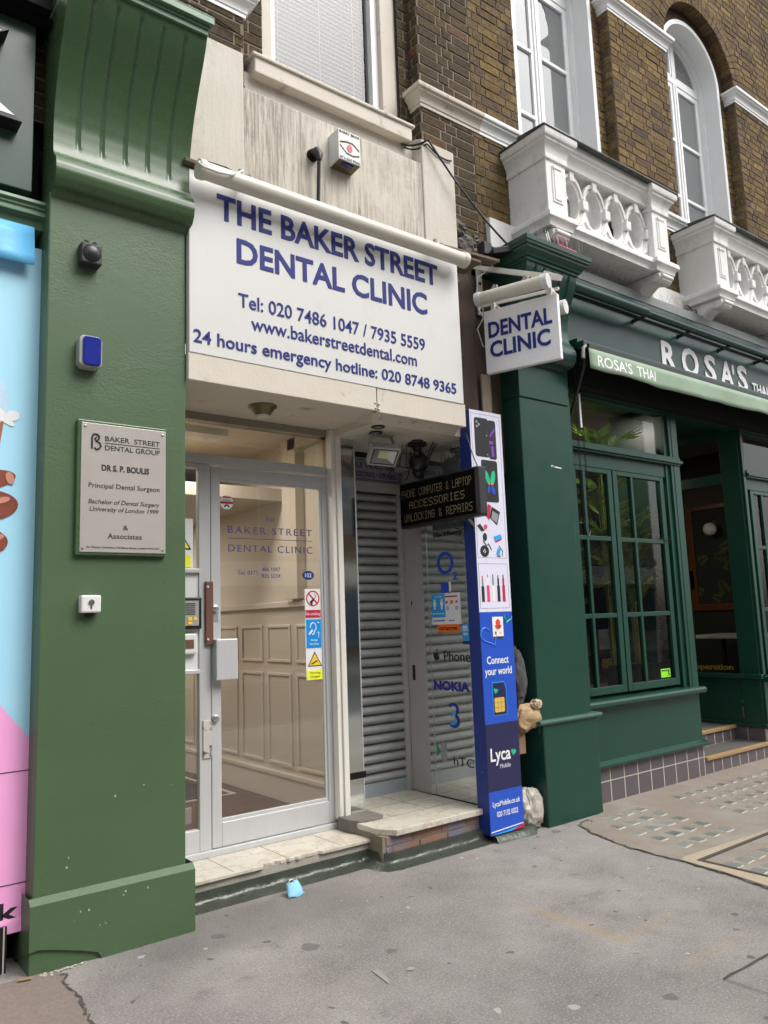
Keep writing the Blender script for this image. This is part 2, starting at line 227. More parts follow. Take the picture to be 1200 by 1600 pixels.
# ---------------------------------------------------------------- mesh helpers
OFF={}
def wob(o): return OFF.get(o.name,Vector())
def thing(name,label,cat,loc=(0,0,0),group=None):
    o=bpy.data.objects.new(name,None); C.objects.link(o); o.location=loc; o.empty_display_size=.1
    o['label']=label; o['category']=cat
    if group: o['group']=group
    OFF[o.name]=Vector(loc); return o
class MB:
    def __init__(s): s.v=[]; s.f=[]; s.m=[]; s.mi=0
    def add(s,vs,fs):
        k=len(s.v); s.v+=[tuple(p) for p in vs]
        for q in fs: s.f.append([i+k for i in q]); s.m.append(s.mi)
    def b(s,x0,x1,y0,y1,z0,z1):
        s.add([(x0,y0,z0),(x1,y0,z0),(x1,y1,z0),(x0,y1,z0),(x0,y0,z1),(x1,y0,z1),(x1,y1,z1),(x0,y1,z1)],[(0,3,2,1),(4,5,6,7),(0,1,5,4),(1,2,6,5),(2,3,7,6),(3,0,4,7)]); return s
    def q(s,*p): s.add(p,[tuple(range(len(p)))]); return s
    def bar(s,a,b,w,h,up=(0,0,1)):
        a,b=Vector(a),Vector(b); d=(b-a).normalized(); u=Vector(up); x=d.cross(u)
        if x.length<1e-4: x=d.cross(Vector((1,0,0)))
        x.normalize(); u=x.cross(d); vs=[]
        for p in (a,b):
            for i,j in ((-1,-1),(1,-1),(1,1),(-1,1)): vs.append(p+x*(w/2*i)+u*(h/2*j))
        s.add(vs,[(3,2,1,0),(4,5,6,7),(0,1,5,4),(1,2,6,5),(2,3,7,6),(3,0,4,7)]); return s
    def tube(s,pts,r,n=10,caps=True):
        pts=[Vector(p) for p in pts]; rs=r if isinstance(r,(list,tuple)) else [r]*len(pts); vs=[]; px=None
        for i,p in enumerate(pts):
            d=(pts[min(i+1,len(pts)-1)]-pts[max(i-1,0)]).normalized()
            x=(px-d*px.dot(d)) if px is not None else d.cross(Vector((0,0,1)))
            if x.length<1e-4: x=d.cross(Vector((0,1,0)))
            x.normalize(); px=x; y=d.cross(x)
            for k in range(n):
                a=2*math.pi*k/n; vs.append(p+(x*math.cos(a)+y*math.sin(a))*rs[i])
        fs=[]
        for i in range(len(pts)-1):
            for k in range(n): fs.append((i*n+k,i*n+(k+1)%n,(i+1)*n+(k+1)%n,(i+1)*n+k))
        if caps: fs+=[tuple(range(n-1,-1,-1)),tuple(range((len(pts)-1)*n,len(pts)*n))]
        s.add(vs,fs); return s
    def prism(s,prof,x0,x1,axis='x'):     # prof: points (a,b); extruded along axis; x -> (y,z), y -> (x,z), z -> (x,y)
        mk3={'x':lambda t,a,b:(t,a,b),'y':lambda t,a,b:(a,t,b),'z':lambda t,a,b:(a,b,t)}[axis]; n=len(prof)
        vs=[mk3(x0,*p) for p in prof]+[mk3(x1,*p) for p in prof]
        s.add(vs,[tuple(range(n-1,-1,-1)),tuple(range(n,2*n))]+[(i,(i+1)%n,n+(i+1)%n,n+i) for i in range(n)]); return s
    def ell(s,c,rad,nu=14,nv=9,fn=None):
        vs=[];fs=[]
        for j in range(nv+1):
            t=math.pi*j/nv
            for i in range(nu):
                a=2*math.pi*i/nu; d=Vector((math.sin(t)*math.cos(a),math.sin(t)*math.sin(a),math.cos(t)))
                k=fn(d) if fn else 1
                vs.append((c[0]+d.x*rad[0]*k,c[1]+d.y*rad[1]*k,c[2]+d.z*rad[2]*k))
        for j in range(nv):
            for i in range(nu): fs.append((j*nu+i,(j+1)*nu+i,(j+1)*nu+(i+1)%nu,j*nu+(i+1)%nu))
        s.add(vs,fs); return s
    def lathe(s,c,prof,n=20,axis='z'):
        vs=[];fs=[]
        for r,h in prof:
            for i in range(n):
                a=2*math.pi*i/n
                vs.append((c[0]+r*math.cos(a),c[1]+r*math.sin(a),c[2]+h) if axis=='z' else ((c[0]+r*math.cos(a),c[1]+h,c[2]+r*math.sin(a)) if axis=='y' else (c[0]+h,c[1]+r*math.cos(a),c[2]+r*math.sin(a))))
        for j in range(len(prof)-1):
            for i in range(n): fs.append((j*n+i,j*n+(i+1)%n,(j+1)*n+(i+1)%n,(j+1)*n+i))
        s.add(vs,fs); return s
    def ring(s,cx,cz,rx,rz,ix,iz,y0,y1,n=28,a0=0,a1=2*math.pi):
        full=abs(a1-a0-2*math.pi)<1e-6; k=n if full else n+1; vs=[]
        for i in range(k):
            a=a0+(a1-a0)*i/n; c_,s_=math.cos(a),math.sin(a)
            for (p,q_) in ((rx,rz),(ix,iz)):
                for y in (y0,y1): vs.append((cx+p*c_,y,cz+q_*s_))
        fs=[]
        for i in range(n):
            a=4*i; b=4*((i+1)%k)
            fs+=[(a,b,b+2,a+2),(a+1,a+3,b+3,b+1),(a,a+1,b+1,b),(a+2,b+2,b+3,a+3)]
        if not full: fs+=[(0,2,3,1),(4*n,4*n+1,4*n+3,4*n+2)]
        s.add(vs,fs); return s
    def build(s,name,mats,parent=None,smooth=None,bev=0,label=None,kind=None):
        me=bpy.data.meshes.new(name); off=wob(parent) if parent else Vector()
        me.from_pydata([(a-off.x,b-off.y,c-off.z) for a,b,c in s.v],[],s.f)
        for m in (mats if isinstance(mats,(list,tuple)) else [mats]): me.materials.append(m)
        me.polygons.foreach_set('material_index',s.m); me.update()
        if smooth is not None: me.shade_smooth(); me.set_sharp_from_angle(angle=R(smooth))
        o=bpy.data.objects.new(name,me); C.objects.link(o)
        if parent: o.parent=parent
        OFF[o.name]=off
        if bev:
            k=o.modifiers.new('bevel','BEVEL'); k.width=bev; k.segments=2; k.limit_method='ANGLE'; k.angle_limit=R(40)
        if label: o['label']=label
        if kind: o['kind']=kind
        return o
def solo(o,label,cat,group=None):
    o['label']=label; o['category']=cat
    if group: o['group']=group
    return o
FONT={}
def glyphs(body,bold=0,shear=0,res=3,spacing=1):
    key=(body,bold,shear,spacing)
    if key in FONT: return FONT[key]
    cu=bpy.data.curves.new('t','FONT'); cu.body=body; cu.size=1; cu.extrude=.5; cu.offset=bold; cu.shear=shear; cu.resolution_u=res; cu.space_character=spacing
    o=bpy.data.objects.new('t',cu); C.objects.link(o); dg=bpy.context.evaluated_depsgraph_get(); dg.update()
    me=bpy.data.meshes.new_from_object(o.evaluated_get(dg)); v=[tuple(p.co) for p in me.vertices]; fs=[tuple(p.vertices) for p in me.polygons]
    bpy.data.objects.remove(o); bpy.data.curves.remove(cu); bpy.data.meshes.remove(me); FONT[key]=(v,fs); return v,fs
def text(m,body,w,h,o,U=(1,0,0),V=(0,0,1),N=(0,-1,0),d=.001,bold=0,shear=0,spacing=1,capref=None):
    """writes body into m: w wide, capitals h high, starting at o, sunk 1 mm, standing d proud of the surface"""
    v,fs=glyphs(body,bold,shear,3,spacing)
    if not v: return
    xs=[p[0] for p in v]; x0,x1=min(xs),max(xs); hv,_=glyphs(capref or 'H',bold,0); y0=min(p[1] for p in hv); y1=max(p[1] for p in hv)
    o,U,V,N=Vector(o),Vector(U),Vector(V),Vector(N); sx=w/(x1-x0); sy=h/(y1-y0)
    m.add([o+U*((p[0]-x0)*sx)+V*((p[1]-y0)*sy)+N*(d if p[2]>0 else -.0012) for p in v],fs)
def bricks(m,P,U,Nn,z0,z1,ivals,pitch=.080,ls=.232,lh=.113,j=.0125,mi=(0,1)):
    """Flemish bond: every brick an island of its own (material mi[0]) on a mortar cell (mi[1]). ivals(z) gives the (a,b) stretches of a course."""
    P,U,Nn=Vector(P),Vector(U),Vector(Nn); Z=Vector((0,0,1)); k0=int(math.floor(z0/pitch))
    for k in range(k0,int(z1/pitch)+1):
        za=k*pitch; zb=za+pitch-j
        if za<z0-.5*pitch or zb>z1+.5*pitch: continue
        za=max(za,z0); zb=min(zb,z1)
        if zb-za<.02: continue
        for (a,b) in ivals((za+zb)/2):
            if b-a<.02: continue
            m.mi=mi[1]; q=[P+U*s_+Z*t for s_,t in ((a,za-j),(b,za-j),(b,zb),(a,zb))]; m.add(q,[(0,1,2,3)]); m.mi=mi[0]
            x=-(.0 if k%2 else .18)+math.floor(a/(ls+lh))*(ls+lh); n=0; st=(k%2==0)
            while x<b:
                w=ls if st else lh; s0=max(a,x)+rnd.uniform(0,.002); s1=min(b,x+w-j)-rnd.uniform(0,.002); x+=w; st=not st
                if s1-s0<.02: continue
                d=.0045+rnd.uniform(-.002,.003); c=.0025; t0=za+rnd.uniform(-.002,.002); t1=zb+rnd.uniform(-.002,.002)
                fr=[P+U*(s_)+Z*t+Nn*d for s_,t in ((s0+c,t0+c),(s1-c,t0+c+rnd.uniform(-.002,.002)),(s1-c,t1-c),(s0+c,t1-c+rnd.uniform(-.002,.002)))]
                bk=[P+U*(s_)+Z*t-Nn*.004 for s_,t in ((s0,t0),(s1,t0),(s1,t1),(s0,t1))]
                m.add(fr+bk,[(0,1,2,3),(0,4,5,1),(1,5,6,2),(2,6,7,3),(3,7,4,0)])
def usweep(m,xa,xb,yf,yb,prof,lw=1,rw=1):
    """sweeps a moulding profile (outward distance d, height z) round the left side, front and right side of a block"""
    n=len(prof); rows=[]
    for d,z in prof: rows.append([(xa-d*lw,yb,z),(xa-d*lw,yf-d,z),(xb+d*rw,yf-d,z),(xb+d*rw,yb,z)])
    m.add([p for r_ in rows for p in r_],[(4*j+k,4*j+k+1,4*j+k+5,4*j+k+4) for j in range(n-1) for k in range(3)]+[(0,3,2,1),(4*n-4,4*n-3,4*n-2,4*n-1)]+[(3,0,4*n-4,4*n-1)]*0)
def curve(fn,n): return [fn(i/n) for i in range(n+1)]
def sag(a,b,d,n=10):
    a,b=Vector(a),Vector(b); return [a.lerp(b,i/n)-Vector((0,0,d*4*(i/n)*(1-i/n))) for i in range(n+1)]
# ================================================================ SETTING
m=MB(); m.q((-25,-5.2,0),(45,-5.2,0),(45,5,0),(-25,5,0)); m.build('pavement',ASPH,kind='structure')
m=MB(); m.q((-25,-13,-.13),(45,-13,-.13),(45,-5.3,-.13),(-25,-5.3,-.13)); m.build('road',ROAD,kind='structure')
m=MB(); m.b(-25,45,-5.45,-5.2,-.2,.006); m.build('kerb',STONE,kind='structure')
m=MB(); m.q((-25,-18,0),(45,-18,0),(45,-13,0),(-25,-13,0)); m.b(-25,45,-13,-12.8,-.2,.003); m.build('opposite_pavement',ASPH,kind='structure')
edge=[(4.93,.2),(4.87,.02),(4.62,-.03),(4.46,-.09),(4.37,-.24),(4.32,-.40),(4.27,-.55),(4.245,-.72),(4.235,-.86),(4.25,-.985),(4.22,-1.12),(4.21,-1.27),(4.18,-1.4),(4.155,-1.54),(4.12,-1.8),(4.1,-2.3)]
m=MB(); m.q(*[(x,y,.004) for x,y in edge],(14,-2.3,.004),(14,.2,.004)); m.build('concrete_paving',AGG,kind='structure')
m=MB(); m.q((-8,-.02,.004),(1.0,.02,.004),(1.055,-.072,.004),(1.03,-.2,.004),(1.045,-.33,.004),(1.02,-.45,.004),(1.018,-.572,.004),(.98,-.8,.004),(.96,-1.6,.004),(-8,-1.7,.004)); m.build('gritty_paving',BRSLAB,kind='structure')
def crack(pts,w,z=.007,jag=.012,dens=6):
    P=[]
    for a,b in zip(pts,pts[1:]):
        for i in range(dens): P.append((a[0]+(b[0]-a[0])*i/dens+rnd.uniform(-jag,jag),a[1]+(b[1]-a[1])*i/dens+rnd.uniform(-jag,jag)))
    P.append(pts[-1]); m=MB(); L=[];Rr=[]
    for i,p in enumerate(P):
        a=Vector(P[max(0,i-1)]);b=Vector(P[min(len(P)-1,i+1)]); t=(b-a).normalized(); n=Vector((-t.y,t.x)); k=w*rnd.uniform(.25,1)
        L.append((p[0]+n.x*k,p[1]+n.y*k,z)); Rr.append((p[0]-n.x*k,p[1]-n.y*k,z))
    for i in range(len(P)-1): m.q(L[i],L[i+1],Rr[i+1],Rr[i])
    return m
m=crack(edge[2:],.008); m2=crack([(1.05,-.05),(1.055,-.072),(1.03,-.2),(1.045,-.33),(1.02,-.45),(1.018,-.572),(.98,-.8)],.009); m.add(m2.v,m2.f)
m2=crack([(4.4,.0),(4.5,-.02),(4.62,-.06),(4.55,-.12)],.004); m.add(m2.v,m2.f)
m.build('crack',CRACK,kind='structure')
m=MB()   # pale cement lip beside the frame
m.q((4.25,-.985,.008),(4.32,-.97,.008),(5.2,-1.03,.008),(9,-1.03,.008),(9,-1.062,.008),(5.2,-1.062,.008),(4.33,-1.06,.008),(4.235,-2.3,.008),(4.12,-2.3,.008),(4.165,-1.54,.008),(4.22,-1.27,.008),(4.23,-1.12,.008)); m.build('cement_edging',CEMENT,kind='structure')
# pavement lights: concrete panels set with square glass lenses
def panel(label,x0,y0,nx,ny,px_,py_,sz,stag,cut=lambda x,y:True,frame=None):
    t=thing('pavement_light',label,'pavement light',(x0,y0,.004),'pavement lights in front of the restaurant')
    if frame:
        m=MB(); a,b,c,d=frame; w=.022
        m.b(a,b,d-w,d,.002,.012); m.b(a,a+w,c,d-w,.002,.012); m.build('frame',CRACK,t)
    for j in range(ny):
        for i in range(nx):
            x=x0+i*px_+stag(j); y=y0-j*py_
            if not cut(x,y): continue
            h=sz/2; k=rnd.uniform(.85,1); m=MB(); e=.018
            a=[(x-h*k,y-h,.003),(x+h,y-h*k,.003),(x+h*k,y+h,.003),(x-h,y+h*k,.003)]; b=[(x+(p[0]-x)*.84,y+(p[1]-y)*.84,.010+rnd.uniform(-.002,.001)) for p in a]
            m.add(a+b,[(4,5,6,7)]); m.mi=1; m.add(a+b,[(0,1,5,4),(1,2,6,5),(2,3,7,6),(3,0,4,7)]); m.build('lens',[LENS,RIM],t)
    return t
panel('worn pavement light with bluish glass lenses nearest the green pilaster foot',4.6,-.13,4,5,.165,.175,.1,lambda j:(.165 if j==0 else 0)-.02*j,cut=lambda x,y:x<5.2 and not(x<4.7 and y>-.2))
panel('pavement light with small dark lenses in front of the tiled entrance step',5.62,-.12,12,4,.157,.18,.085,lambda j:-.03*j)
panel('pavement light with pale lenses inside a sunken iron frame',4.36,-1.24,14,6,.13,.15,.1,lambda j:0,frame=(4.3,9,-2.3,-1.06))
m=MB()
for a,b in (((3.033,-1.925),(3.42,-1.935)),((3.033,-1.925),(3.05,-2.4)),):
    k=crack([a,b],.006,.006,.003); m.add(k.v,k.f)
solo(m.build('inspection_cover',CRACK),'dark outline of a square inspection cover set in the pavement corner','inspection cover')
m=MB()
for P in ([(3.15,-.93),(3.37,-.96),(3.38,-1.12),(3.36,-1.15),(3.16,-1.11),(3.15,-.93)],):
    k=crack(P,.014,.0045,.012,8); m.add(k.v,k.f)
# litter on the ground
m=MB(); NX,NY=7,5; base=Vector((2.29,.085,.0)); vs=[]
for j in range(NY):
    for i in range(NX):
        a=i/(NX-1)-.5; b=j/(NY-1); x=a*(.10-.02*b); vs.append((base.x+x+.008*b,base.y-.03+.055*b+.006*math.sin(b*9)+.012*a*a*4,.006+.062*b-.03*abs(a)**3*8*b*.4+.004*math.sin(i*1.3+j*2)))
m.add(vs,[(j*NX+i,j*NX+i+1,(j+1)*NX+i+1,(j+1)*NX+i) for j in range(NY-1) for i in range(NX-1)])
t=thing('face_mask','crumpled blue disposable face mask lying on the grey pavement','face mask',base); o=m.build('fabric',MASKM,t,smooth=60); k=o.modifiers.new('s','SOLIDIFY'); k.thickness=.004
m=MB(); m.tube([(2.255,.10,.06),(2.26,.09,.082),(2.28,.10,.085),(2.30,.11,.07)],.0022,6); m.build('ear_loop',WH,t,smooth=60)
m=MB(); m.tube([(.885,-.015,.012),(.935,-.03,.012)],.0055,8); solo(m.build('cigarette_butt',CARD,smooth=40),'cigarette butt lying by the foot of the green pilaster','cigarette butt')
def blob(pts,z=.006): mm=MB(); mm.q(*[(x,y,z) for x,y in pts]); return mm
m=MB()
for (cx,cy,rx,ry) in ((2.18,-1.02,.022,.018),(2.9,-.62,.016,.01),(2.55,-.5,.013,.01),(3.6,-.75,.013,.012),(2.1,-.62,.016,.01),(3.0,-1.55,.02,.014)):
    m.add([(cx+rx*math.cos(a)*rnd.uniform(.7,1.1),cy+ry*math.sin(a)*rnd.uniform(.7,1.1),.0035) for a in [i*.7 for i in range(9)]],[tuple(range(9))])
m.add([(2.03,-1.06,.0035),(2.05,-1.05,.0035),(2.08,-.93,.0035),(2.05,-.925,.0035)],[(0,1,2,3)])
m.build('chewing_gum',mat('grey_chewing_gum','#8f8b83',.8,var=.15,vs=20),kind='stuff',label='pale flattened chewing gum and paint splashes on the pavement')

# ================================================================ UPPER BRICK BUILDING
BX=5.39; BAY=2.4
bld=thing('brick_building','tall yellow stock brick building with white arched windows above the shopfronts','building',(5.4,.3,0))
YF,YR=.25,.37
SPR=7.42; RA=.705
def front_iv(xa,xb):
    def fn(z):
        out=[]; x=xa
        holes=[]
        for c in (BX,BX+BAY,BX+2*BAY,BX+3*BAY):
            if z<SPR: holes.append((c-RA,c+RA))
            else:
                d=(RA+.2)**2-(z-SPR)**2
                if d>0: holes.append((c-math.sqrt(d),c+math.sqrt(d)))
        for a,b in holes:
            if a>x: out.append((x,min(a,xb)))
            x=max(x,b)
        if x<xb: out.append((x,xb))
        return [(a,b) for a,b in out if b>a and a<xb]
    return fn
m=MB()
bricks(m,(0,YF,0),(1,0,0),(0,-1,0),4.05,9.4,lambda z:[(max(a,4.14),b) for a,b in front_iv(4.14,14)(z) if b>4.14])
for c in (BX,BX+BAY,BX+2*BAY,BX+3*BAY):
    bricks(m,(0,YR,0),(1,0,0),(0,-1,0),4.3,SPR+.02,lambda z:[(c-RA,c-.585),(c+.585,c+RA)])
    for k in range(3):   # recess plane inside the arch
        pass
    bricks(m,(c+RA,YR,0),(0,-1,0),(-1,0,0),4.2,SPR,lambda z:[(0,.12)],ls=.115,lh=.115)
    bricks(m,(c-RA,YF,0),(0,1,0),(1,0,0),4.2,SPR,lambda z:[(0,.12)],ls=.115,lh=.115)
m.build('brick_wall',[BR_Y,MORT_Y],bld)
m=MB()
bricks(m,(0,YF,0),(1,0,0),(0,-1,0),4.05,9.4,lambda z:[(-4,2.13),(3.6,4.14)])
bricks(m,(0,YR,0),(1,0,0),(0,-1,0),4.7,9.4,lambda z:[(2.13,3.6)] if z<5.0 else [(2.13,2.33),(3.5,3.6)])
bricks(m,(3.6,YR,0),(0,-1,0),(-1,0,0),4.6,9.4,lambda z:[(0,.12)],ls=.115,lh=.115)
bricks(m,(2.13,YF,0),(0,1,0),(1,0,0),4.6,9.4,lambda z:[(0,.12)],ls=.115,lh=.115)
m.build('sooty_brick_wall',[BR_D,MORT_D],bld)
m=MB()   # arch rings: voussoirs on the face, soffit bricks behind
for c in (BX,BX+BAY,BX+2*BAY,BX+3*BAY):
    n=34
    for i in range(n):
        a0=math.pi*(i+.06)/n; a1=math.pi*(i+.94)/n; m.mi=0
        P=lambda r,a,y:(c+r*math.cos(a),y,SPR+r*math.sin(a))
        for (ra,rb) in ((RA,RA+.105),(RA+.113,RA+.215)):
            y=YF-.008+rnd.uniform(-.003,.003); m.add([P(ra,a0,y),P(rb,a0,y),P(rb,a1,y),P(ra,a1,y),P(ra,a0,YR),P(rb,a0,YR),P(rb,a1,YR),P(ra,a1,YR)],[(0,3,2,1),(0,4,7,3),(1,2,6,5),(0,1,5,4),(3,7,6,2)])
    m.mi=1; m.ring(c,SPR,RA+.21,RA+.21,RA+.006,RA+.006,YF+.002,YF+.1,40,0,math.pi)
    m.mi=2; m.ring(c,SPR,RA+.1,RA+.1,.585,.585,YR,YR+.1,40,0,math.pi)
m.build('arch_brickwork',[BR_Y,MORT_Y,ARCHB],bld)
m=MB(); m.b(-4,14,.62,.75,3.6,4.3); m.b(-4,2.3,.40,.62,4.0,9.4); m.b(3.5,4.8,.40,.62,4.0,9.4)
for c in (BX,BX+BAY,BX+2*BAY): m.b(c+.66,c+BAY-.66,.40,.62,4.0,9.4)
m.b(2.3,3.5,.40,.62,4.3,4.98); m.b(-4,14,1.6,1.7,3.6,9.4); m.b(-4,14,.4,1.6,9.4,9.5); m.build('wall_core',MORT_Y,bld)
# string courses (moulded), wrapping the piers
def string(xa,xb,z,y,ends,nm='string_course',mt=WHITEF):
    m=MB(); prof=[(0,0),(.012,.0),(.012,.022),(.02,.028),(.022,.045),(.03,.065),(.045,.082),(.058,.09),(.058,.105),(.075,.11),(.08,.125),(.078,.14),(.0,.157)]
    usweep(m,xa,xb,y,YR,[(d,z+h) for d,h in prof],1 if ends[0] else 0,1 if ends[1] else 0); return m.build(nm,mt,bld,smooth=30)
    pp=[(y-d,z+h) for d,h in prof]
    m.prism([(y+.02,z)]+pp+[(y+.02,z+.155)],xa-(.075 if ends[0] else 0),xb+(.075 if ends[1] else 0))
    for e,x,s in ((ends[0],xa,-1),(ends[1],xb,1)):
        if e: m.prism([(x-s*.02,z+.001)]+[(x+s*d*.98,z+h) for d,h in prof]+[(x-s*.02,z+.154)],y-.04,YR+.0,'y')
    return m.build(nm,mt,bld,smooth=25)
string(3.6,4.2,5.235,YF,(1,0),mt=CREAM); string(4.2,BX-RA,5.235,YF,(0,1)); string(-4,2.13,5.24,YF,(0,1))
for i in range(3):
    a=BX+RA+i*BAY; string(a,a+BAY-2*RA,5.2,YF,(1,1)); string(a,a+BAY-2*RA,SPR-.155,YF,(1,1))
string(3.6,BX-RA,SPR-.155,YF,(1,1))
# arched windows with white reveals
for wi in range(3):
    c=BX+wi*BAY; RW=.585; yw=.60
    w=MB(); ya,yb=YR-.012,yw   # reveal: two jambs and arched head
    w.b(c-RW,c-RW+.05,ya,yb+.08,4.3,SPR); w.b(c+RW-.05,c+RW,ya,yb+.08,4.3,SPR); w.ring(c,SPR,RW,RW,RW-.05,RW-.05,ya,yb+.08,40,0,math.pi)
    w.b(c-RW+.05,c-RW+.085,yb-.07,yb+.06,4.3,SPR); w.b(c+RW-.085,c+RW-.05,yb-.07,yb+.06,4.3,SPR); w.ring(c,SPR,RW-.05,RW-.05,RW-.085,RW-.085,yb-.07,yb+.06,40,0,math.pi)
    win=w.build('window',WHITEF,bld,smooth=30); ri=RW-.085
    fr=MB(); z0=4.35
    fr.b(c-ri,c+ri,yw-.03,yw+.03,SPR-.03,SPR+.045); fr.b(c-.035,c+.035,yw-.035,yw+.03,z0,SPR-.03); fr.b(c-.008,c+.008,yw-.045,yw-.035,z0,SPR-.03)
    fr.b(c-.03,c+.03,yw-.03,yw+.03,SPR+.045,SPR+ri)
    for s in (-1,1):
        xa,xb=sorted((c+s*.035,c+s*ri)); xs=sorted((c+s*(ri-.06),c+s*ri)); fr.b(xs[0],xs[1],yw-.02,yw+.02,z0,SPR-.03)
        xs=sorted((c+s*.035,c+s*.075)); fr.b(xs[0],xs[1],yw-.02,yw+.02,z0,SPR-.03)
        fr.b(xa,xb,yw-.021,yw+.02,z0,z0+.1); fr.b(xa,xb,yw-.021,yw+.02,SPR-.09,SPR-.03)
        for zz in (5.34,6.0,6.68): fr.b(xa,xb,yw-.022,yw+.015,zz-.018,zz+.018)
        fr.b(*(sorted((c+s*.03,c+s*.06))),yw-.022,yw+.02,SPR+.045,SPR+ri-.02)
    fr.b(c-ri,c+ri,yw-.022,yw+.02,SPR+.045,SPR+.08); fr.ring(c,SPR,ri,ri,ri-.04,ri-.04,yw-.021,yw+.02,32,.08,math.pi-.08)
    fr.build('frame',WHITEF,win,bev=.004)
    g=MB(); n=24; g.add([(c-ri,yw,z0),(c+ri,yw,z0)]+[(c+ri*math.cos(math.pi*i/n),yw,SPR+ri*math.sin(math.pi*i/n)) for i in range(n+1)],[tuple(range(n+3))]); g.build('pane',GLUP,win)
    g=MB(); N=26
    for i in range(N):
        xa=c-ri+2*ri*i/N; xb=xa+2*ri/N; q=lambda k:yw+.22+.025*math.sin(k*1.9)
        if xb<c+.3: g.q((xa,q(i),4.3),(xb,q(i+1),4.3),(xb,q(i+1),8),(xa,q(i),8))
    g.build('curtain',NET,win,smooth=60)
m=MB(); m.b(4.7,14,1.55,1.6,4,9); m.build('room_wall',CEIL,bld)
# clinic window: white frame, thick chipped sill, venetian blind
w=MB(); w.b(2.3,2.42,.40,.58,5.0,9.4); w.b(3.36,3.5,.40,.58,5.0,9.4); win=w.build('window',CREAM,bld,bev=.006)
f_=MB(); f_.b(2.42,2.47,.44,.52,5.0,9.3); f_.b(3.3,3.36,.44,.52,5.0,9.3); f_.b(2.47,3.3,.44,.52,5.0,5.05); f_.build('frame',WHITEF,win,bev=.004)
g=MB(); g.q((2.47,.49,5.05),(3.3,.49,5.05),(3.3,.49,9.3),(2.47,.49,9.3)); g.build('pane',GLCL,win)
b=MB()
for i in range(75):
    z=5.06+i*.036; b.add([(2.48,.55,z),(3.29,.55,z),(3.29,.556,z+.016),(2.48,.556,z+.016),(3.29,.570,z+.036),(2.48,.570,z+.036)],[(0,1,2,3),(3,2,4,5)])
for x in (2.55,2.9,3.2): b.b(x-.003,x+.003,.538,.541,5.05,7.8)
b.build('blind',BLIND,win); b=MB(); b.b(2.3,3.5,.62,.64,4.9,9.3); b.build('room_backing',mat('dim_room_backing','#8a9098',.9),win)
m=MB(); m.b(2.18,3.46,.20,.45,4.87,4.995); m.b(2.16,3.48,.185,.40,4.975,5.0); m.build('sill',CREAM,win,bev=.008)
# cream stucco band over the clinic sign
m=MB(); m.b(1.2,2.085,.17,.5,3.88,4.93); m.prism([(.17,4.93),(.25,4.97),(.5,4.97),(.5,4.93)],1.2,2.085); m.build('stucco_pier',STUC,bld,bev=.008); m=MB()
m.b(3.52,3.835,.17,.5,3.88,4.90); m.prism([(.17,4.90),(.25,4.94),(.5,4.94),(.5,4.90)],3.52,3.835); m.build('stucco_pier',STUC,bld,bev=.008)
m=MB(); m.b(2.085,3.52,.18,.5,3.88,4.71); m.build('stucco_panel',STUCS,bld,bev=.006)
m=MB(); m.b(2.085,3.52,.27,.5,4.71,4.9); m.build('stucco_band',STUC,bld)
m=MB()   # crumbling rubble where brick meets the shopfront
for i in range(26):
    x=rnd.uniform(3.86,4.2); z=rnd.uniform(4.06,4.42-.5*(x-3.86)); s=rnd.uniform(.03,.075); sd_=rnd.random()*9
    m.ell((x,.235,z),(s,.035,s*.8),8,6,lambda d:1+.25*math.sin(d.x*5+sd_)*math.sin(d.z*6+sd_))
m.build('rubble_patch',STONE,bld)
# ================================================================ GREEN PILASTER (left of the clinic)
CP=[(.03,3.56),(.0,3.585),(-.03,3.595),(-.052,3.625),(-.062,3.665),(-.06,3.70),(-.045,3.735),(-.02,3.755),(-.004,3.775),(.004,3.82),(.006,3.88),(.004,3.95),(-.008,4.03),(-.03,4.12),(-.062,4.21),(-.10,4.30),(-.145,4.39),(-.185,4.47),(-.21,4.53),(-.225,4.575)]
def corbel(parent,x0,x1,prof,nfl,mt,fw=.011,fd=.007,ztop=None,zlo=None,yback=.2):
    m=MB(); n=nfl; cs=[x0+(x1-x0)*(i+1)/(n+1) for i in range(n)]; xs={x0,x1}
    for c in cs: xs|={c-fw*1.9,c-fw,c-fw*.45,c,c+fw*.45,c+fw,c+fw*1.9}
    k=6
    for i in range(1,24): 
        x=x0+(x1-x0)*i/24
        if all(abs(x-c)>fw*2.2 for c in cs): xs.add(x)
    xs=sorted(xs); P=[]   # refine profile
    for a,b in zip(prof,prof[1:]):
        for i in range(3): P.append((a[0]+(b[0]-a[0])*i/3,a[1]+(b[1]-a[1])*i/3))
    P.append(prof[-1]); zl=zlo or prof[9][1]; zt=ztop or prof[-1][1]-.035
    vs=[]
    for (y,z) in P:
        for x in xs:
            d=0
            if zl<z<zt:
                for c in cs:
                    t=abs(x-c)/fw
                    if t<1: d=fd*(1-t*t)
                    elif t<1.95: d=-.0022*(1-abs(t-1.45)/.5)
            e=min(1,max(0,(z-zl)/.03),max(0,(zt-z)/.015)); vs.append((x,y+d*e,z))
    nx=len(xs); fs=[(j*nx+i,j*nx+i+1,(j+1)*nx+i+1,(j+1)*nx+i) for j in range(len(P)-1) for i in range(nx-1)]; m.add(vs,fs)
    for x,rev in ((x0,0),(x1,1)):
        q=[(x,y,z) for y,z in prof]+[(x,yback,prof[-1][1]),(x,yback,prof[0][1])]; m.add(q,[tuple(range(len(q)))] if rev else [tuple(range(len(q)-1,-1,-1))])
    a=prof[0];b=prof[-1]; m.q((x0,b[0],b[1]),(x1,b[0],b[1]),(x1,yback,b[1]),(x0,yback,b[1])); m.q((x0,yback,a[1]),(x1,yback,a[1]),(x1,a[0],a[1]),(x0,a[0],a[1]))
    return m.build('corbel',mt,parent,smooth=38)
